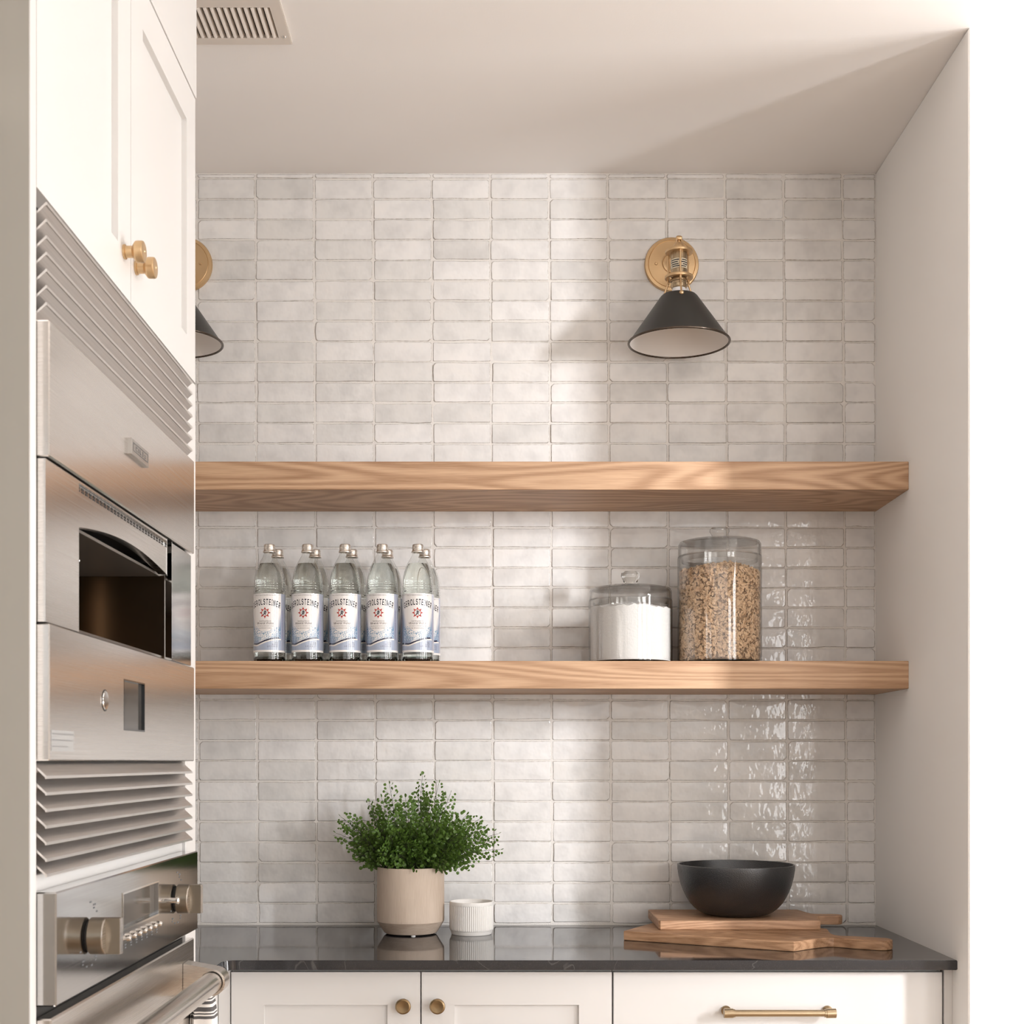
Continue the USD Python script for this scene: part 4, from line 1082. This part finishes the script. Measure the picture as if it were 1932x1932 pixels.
tips = [(797, 1462, .01), (735, 1480, .02), (850, 1497, .03), (696, 1513, -.01), (643, 1541, .03), (634, 1572, -.02), (652, 1549, -.05), (905, 1545, -.02), (944, 1603, -.03), (940, 1573, .03),
        (694, 1631, -.04), (668, 1598, .0), (860, 1625, -.06), (880, 1538, .06), (815, 1500, -.04), (765, 1505, -.05), (828, 1478, .06), (710, 1560, -.08), (900, 1600, -.08), (789, 1638, -.098),
        (835, 1530, -.09), (740, 1540, -.10), (770, 1520, -.03), (800, 1540, -.11), (870, 1570, -.10), (720, 1600, -.09), (845, 1600, -.11), (765, 1590, -.12), (690, 1560, .06), (880, 1570, .06), (750, 1615, -.10), (825, 1625, -.10),
        (660, 1560, .05), (720, 1505, .06), (920, 1585, .02), (680, 1580, -.06), (860, 1545, -.05), (790, 1495, .07), (705, 1530, .03), (830, 1560, -.12), (780, 1560, -.10), (735, 1575, -.12), (915, 1560, -.05), (672, 1615, -.03)]
for k in range(26):                                # inner fronds filling the crown
    an, rr_ = rf.uniform(0.12, math.pi - 0.12), math.sqrt(rf.uniform(0.02, 0.60))
    tips.append((785 + 128 * rr_ * math.cos(an), 1612 - 108 * rr_ * math.sin(an) ** 0.8, rf.uniform(-0.12, 0.05)))
for k in range(12):                                # short drooping ones round the pot's rim
    tips.append((rf.uniform(715, 842), rf.uniform(1604, 1628), rf.uniform(-0.11, -0.075)))
for i, (px, py, dy) in enumerate(tips):
    tip = P3(px, py, dy)
    a = math.atan2(tip[1], tip[0]) + rf.normal(0, 0.4)
    r = abs(rf.normal(0.022, 0.014))
    st_ = np.array((r * math.cos(a), r * math.sin(a), 0.146))
    if abs(tip[0]) > 0.045:
        st_[0] = math.copysign(min(abs(tip[0]) * 0.45, 0.052), tip[0])
    up = max(tip[2], 0.185)
    ctrl = st_ * 0.55 + tip * 0.45 + np.array((0, 0, 0.030 + 0.35 * max(0.0, up - tip[2] + 0.02)))
    ln = np.linalg.norm(tip - st_)
    stem_m, leaves = frond(st_, ctrl, tip, spread=min(0.042, 0.014 + ln * 0.19), pinnae=int(8 + ln * 34), leaf=0.0098 if i < 13 else 0.0110)
    f_ = obj('frond', stem_m, 'stem', fern, local=True, smooth=60)
    obj('leaflets', leaves, 'leaf', f_, local=True, smooth=False, kind='stuff')

# ------------------------------------------------------------------ ribbed cup
cx_, cy_ = (889.5 - VX) * 3.41 / FPX, -0.190
cup = thing('ribbed_cup', 'small white ribbed ceramic cup beside the fern pot', 'cup', (cx_, cy_, CT))
nrib, RcO = 64, 0.0550
ang = np.linspace(0, 2 * np.pi, nrib * 4, endpoint=False)
gro = np.where((np.arange(nrib * 4) % 4) == 0, -0.0016, np.where((np.arange(nrib * 4) % 4) == 2, 0.0, -0.0004))
zs_ = [0.0095, 0.0125, 0.016, 0.0720, 0.0735, 0.0765]
Rs = []
for z in zs_:
    k = 0.0 if z in (0.0095, 0.0765, 0.0735) else 1.0
    base = RcO - (0.0026 if z == 0.0095 else 0.0006 if z == 0.0125 else 0.0)
    Rs.append(base + gro * k * (0.5 if z == 0.0125 else 1.0))
V, F = [], []
for z, R in zip(zs_, Rs):
    V += list(np.stack([R * np.cos(ang), R * np.sin(ang), np.full(len(ang), z)], 1))
na = len(ang)
for i in range(len(zs_) - 1):
    for s in range(na):
        a, b = i * na + s, i * na + (s + 1) % na
        F += [(a, b, b + na), (a, b + na, a + na)]
rib = trimesh.Trimesh(np.array(V), F, process=False)
rest_ = lathe([(0, 0.0), (0.0485, 0.0), (0.0500, 0.0015), (0.0515, 0.0070), (0.0524, 0.0095), (0.0, 0.0095)], 96)
rimm = lathe([(RcO, 0.0765), (RcO - 0.0003, 0.0805), (RcO - 0.0014, 0.0822), (RcO - 0.0032, 0.0822), (RcO - 0.0045, 0.0805), (RcO - 0.0055, 0.060), (RcO - 0.0060, 0.012), (0, 0.0115)], 96)
if rimm.face_normals[0] @ np.array([1, 0, 0]) < -0.9:
    rimm.invert()
cb = obj('cup_body', cat(rib, rest_, rimm), 'cup_white', cup, local=True, smooth=24)
obj('wax_fill', lathe([(0, 0.058), (RcO - 0.0058, 0.058), (RcO - 0.0058, 0.013), (0, 0.013)], 48), 'wax', cup, local=True, smooth=24)
obj('wick', rod((0, 0, 0.058), (0.0005, 0, 0.074), 0.0009), 'wax', cup, local=True)

# ------------------------------------------------------------------ cutting boards and bowl
def board_mesh(poly, t, bev=0.0030):
    """A flat board with eased edges: stacked inset outlines."""
    steps = [(0.0, bev), (bev * 0.3, bev * 0.3), (bev, 0.0), (t - bev, 0.0), (t - bev * 0.3, bev * 0.3), (t, bev)]
    P0 = poly.exterior
    nP = 150
    base = np.array([P0.interpolate(s, normalized=True).coords[0] for s in np.linspace(0, 1, nP, endpoint=False)])
    tang = np.roll(base, -1, 0) - np.roll(base, 1, 0); tang /= np.linalg.norm(tang, axis=1, keepdims=True)
    nor = np.stack([tang[:, 1], -tang[:, 0]], 1)
    if not P0.is_ccw:
        nor = -nor
    V, F = [], []
    for z, ins in steps:
        q = base - nor * ins
        V.append(np.column_stack([q, np.full(nP, z)]))
    V = np.vstack(V)
    for i in range(len(steps) - 1):
        for s in range(nP):
            a, b = i * nP + s, i * nP + (s + 1) % nP
            F += [(a, b, b + nP), (a, b + nP, a + nP)]
    if not P0.is_ccw:
        F = [(a, c, b) for a, b, c in F]
    cp_ = sg.Polygon(V[:nP, :2])
    e = trimesh.creation.triangulate_polygon(cp_, engine='earcut')
    vb, fb = e
    m = trimesh.Trimesh(V, F, process=False)
    bottom = trimesh.Trimesh(np.column_stack([vb, np.zeros(len(vb))]), fb, process=False)
    topm = trimesh.Trimesh(np.column_stack([vb, np.full(len(vb), t)]), fb, process=False)
    if bottom.face_normals[0][2] > 0:
        bottom.invert()
    if topm.face_normals[0][2] < 0:
        topm.invert()
    return cat(m, bottom, topm)


def paddle(L, W, hl, hw, shoulder, tipw):
    """Paddle outline: blade from (0,0) to (L,W), handle leaving the far end at mid width."""
    c = W / 2
    pts = [(0, 0), (L, 0)]
    s = np.linspace(0, 1, 14)
    for t in s[1:]:
        e = t * t * (3 - 2 * t)
        pts.append((L + shoulder * (0.15 * t + 0.85 * t ** 1.6), (c - hw / 2) * e))
    pts.append((L + hl * 0.55, c - tipw / 2 * 0.93))
    for a in np.linspace(-80, 80, 15):
        pts.append((L + hl - tipw * 0.42 + tipw * 0.42 * math.cos(math.radians(a)), c + tipw / 2 * math.sin(math.radians(a))))
    pts.append((L + hl * 0.55, c + tipw / 2 * 0.93))
    for t in s[::-1][:-1]:
        e = t * t * (3 - 2 * t)
        pts.append((L + shoulder * (0.15 * t + 0.85 * t ** 1.6), W - (W - c - hw / 2) * e))
    pts += [(L, W), (0, W)]
    return sg.Polygon(pts).buffer(-0.004).buffer(0.004)


BT = 0.0225
p_low = paddle(0.420, 0.285, 0.190, 0.042, 0.066, 0.062)
ang_l = -28.5
m_low = board_mesh(p_low, BT)
lowb = thing('cutting_board', 'larger oak paddle cutting board lying angled under the smaller board', 'cutting board', (0.293, -0.312, CT))
low_x = UsdGeom.Xformable(lowb); low_x.AddRotateZOp().Set(ang_l)
obj('board', m_low, 'board_dark', lowb, local=True, smooth=25)
p_up = paddle(0.392, 0.250, 0.084, 0.050, 0.020, 0.050)
upb = thing('cutting_board', 'smaller oak paddle cutting board under the black bowl', 'cutting board', (0.3835, -0.293, CT + BT + 0.0002))
obj('board', board_mesh(p_up, BT), 'board_light', upb, local=True, smooth=25)
zb_ = CT + 2 * BT + 0.0004
bx_, by_ = (1388.0 - VX) * 3.43 / FPX, -0.172
RB = 0.1465
outp = [(0, 0.0), (0.058, 0.0), (0.068, 0.0012), (0.080, 0.0042), (0.092, 0.0100), (0.104, 0.0190), (0.1150, 0.0310), (0.1240, 0.0450), (0.1320, 0.0610), (0.1385, 0.0790), (0.1430, 0.0980), (0.1458, 0.1150), (RB, 0.1255), (RB - 0.0006, 0.1278), (RB - 0.0025, 0.1285), (RB - 0.0050, 0.1278)]
inp = [(0.1395, 0.112), (0.1355, 0.090), (0.128, 0.066), (0.118, 0.047), (0.105, 0.030), (0.090, 0.018), (0.07, 0.011), (0, 0.009)]
obj('bowl', lathe(outp + inp, 96, (bx_, by_, zb_)), 'cast_iron', label='matte black textured bowl standing on the stacked cutting boards', cat='bowl', smooth=40, loc=(bx_, by_, zb_))
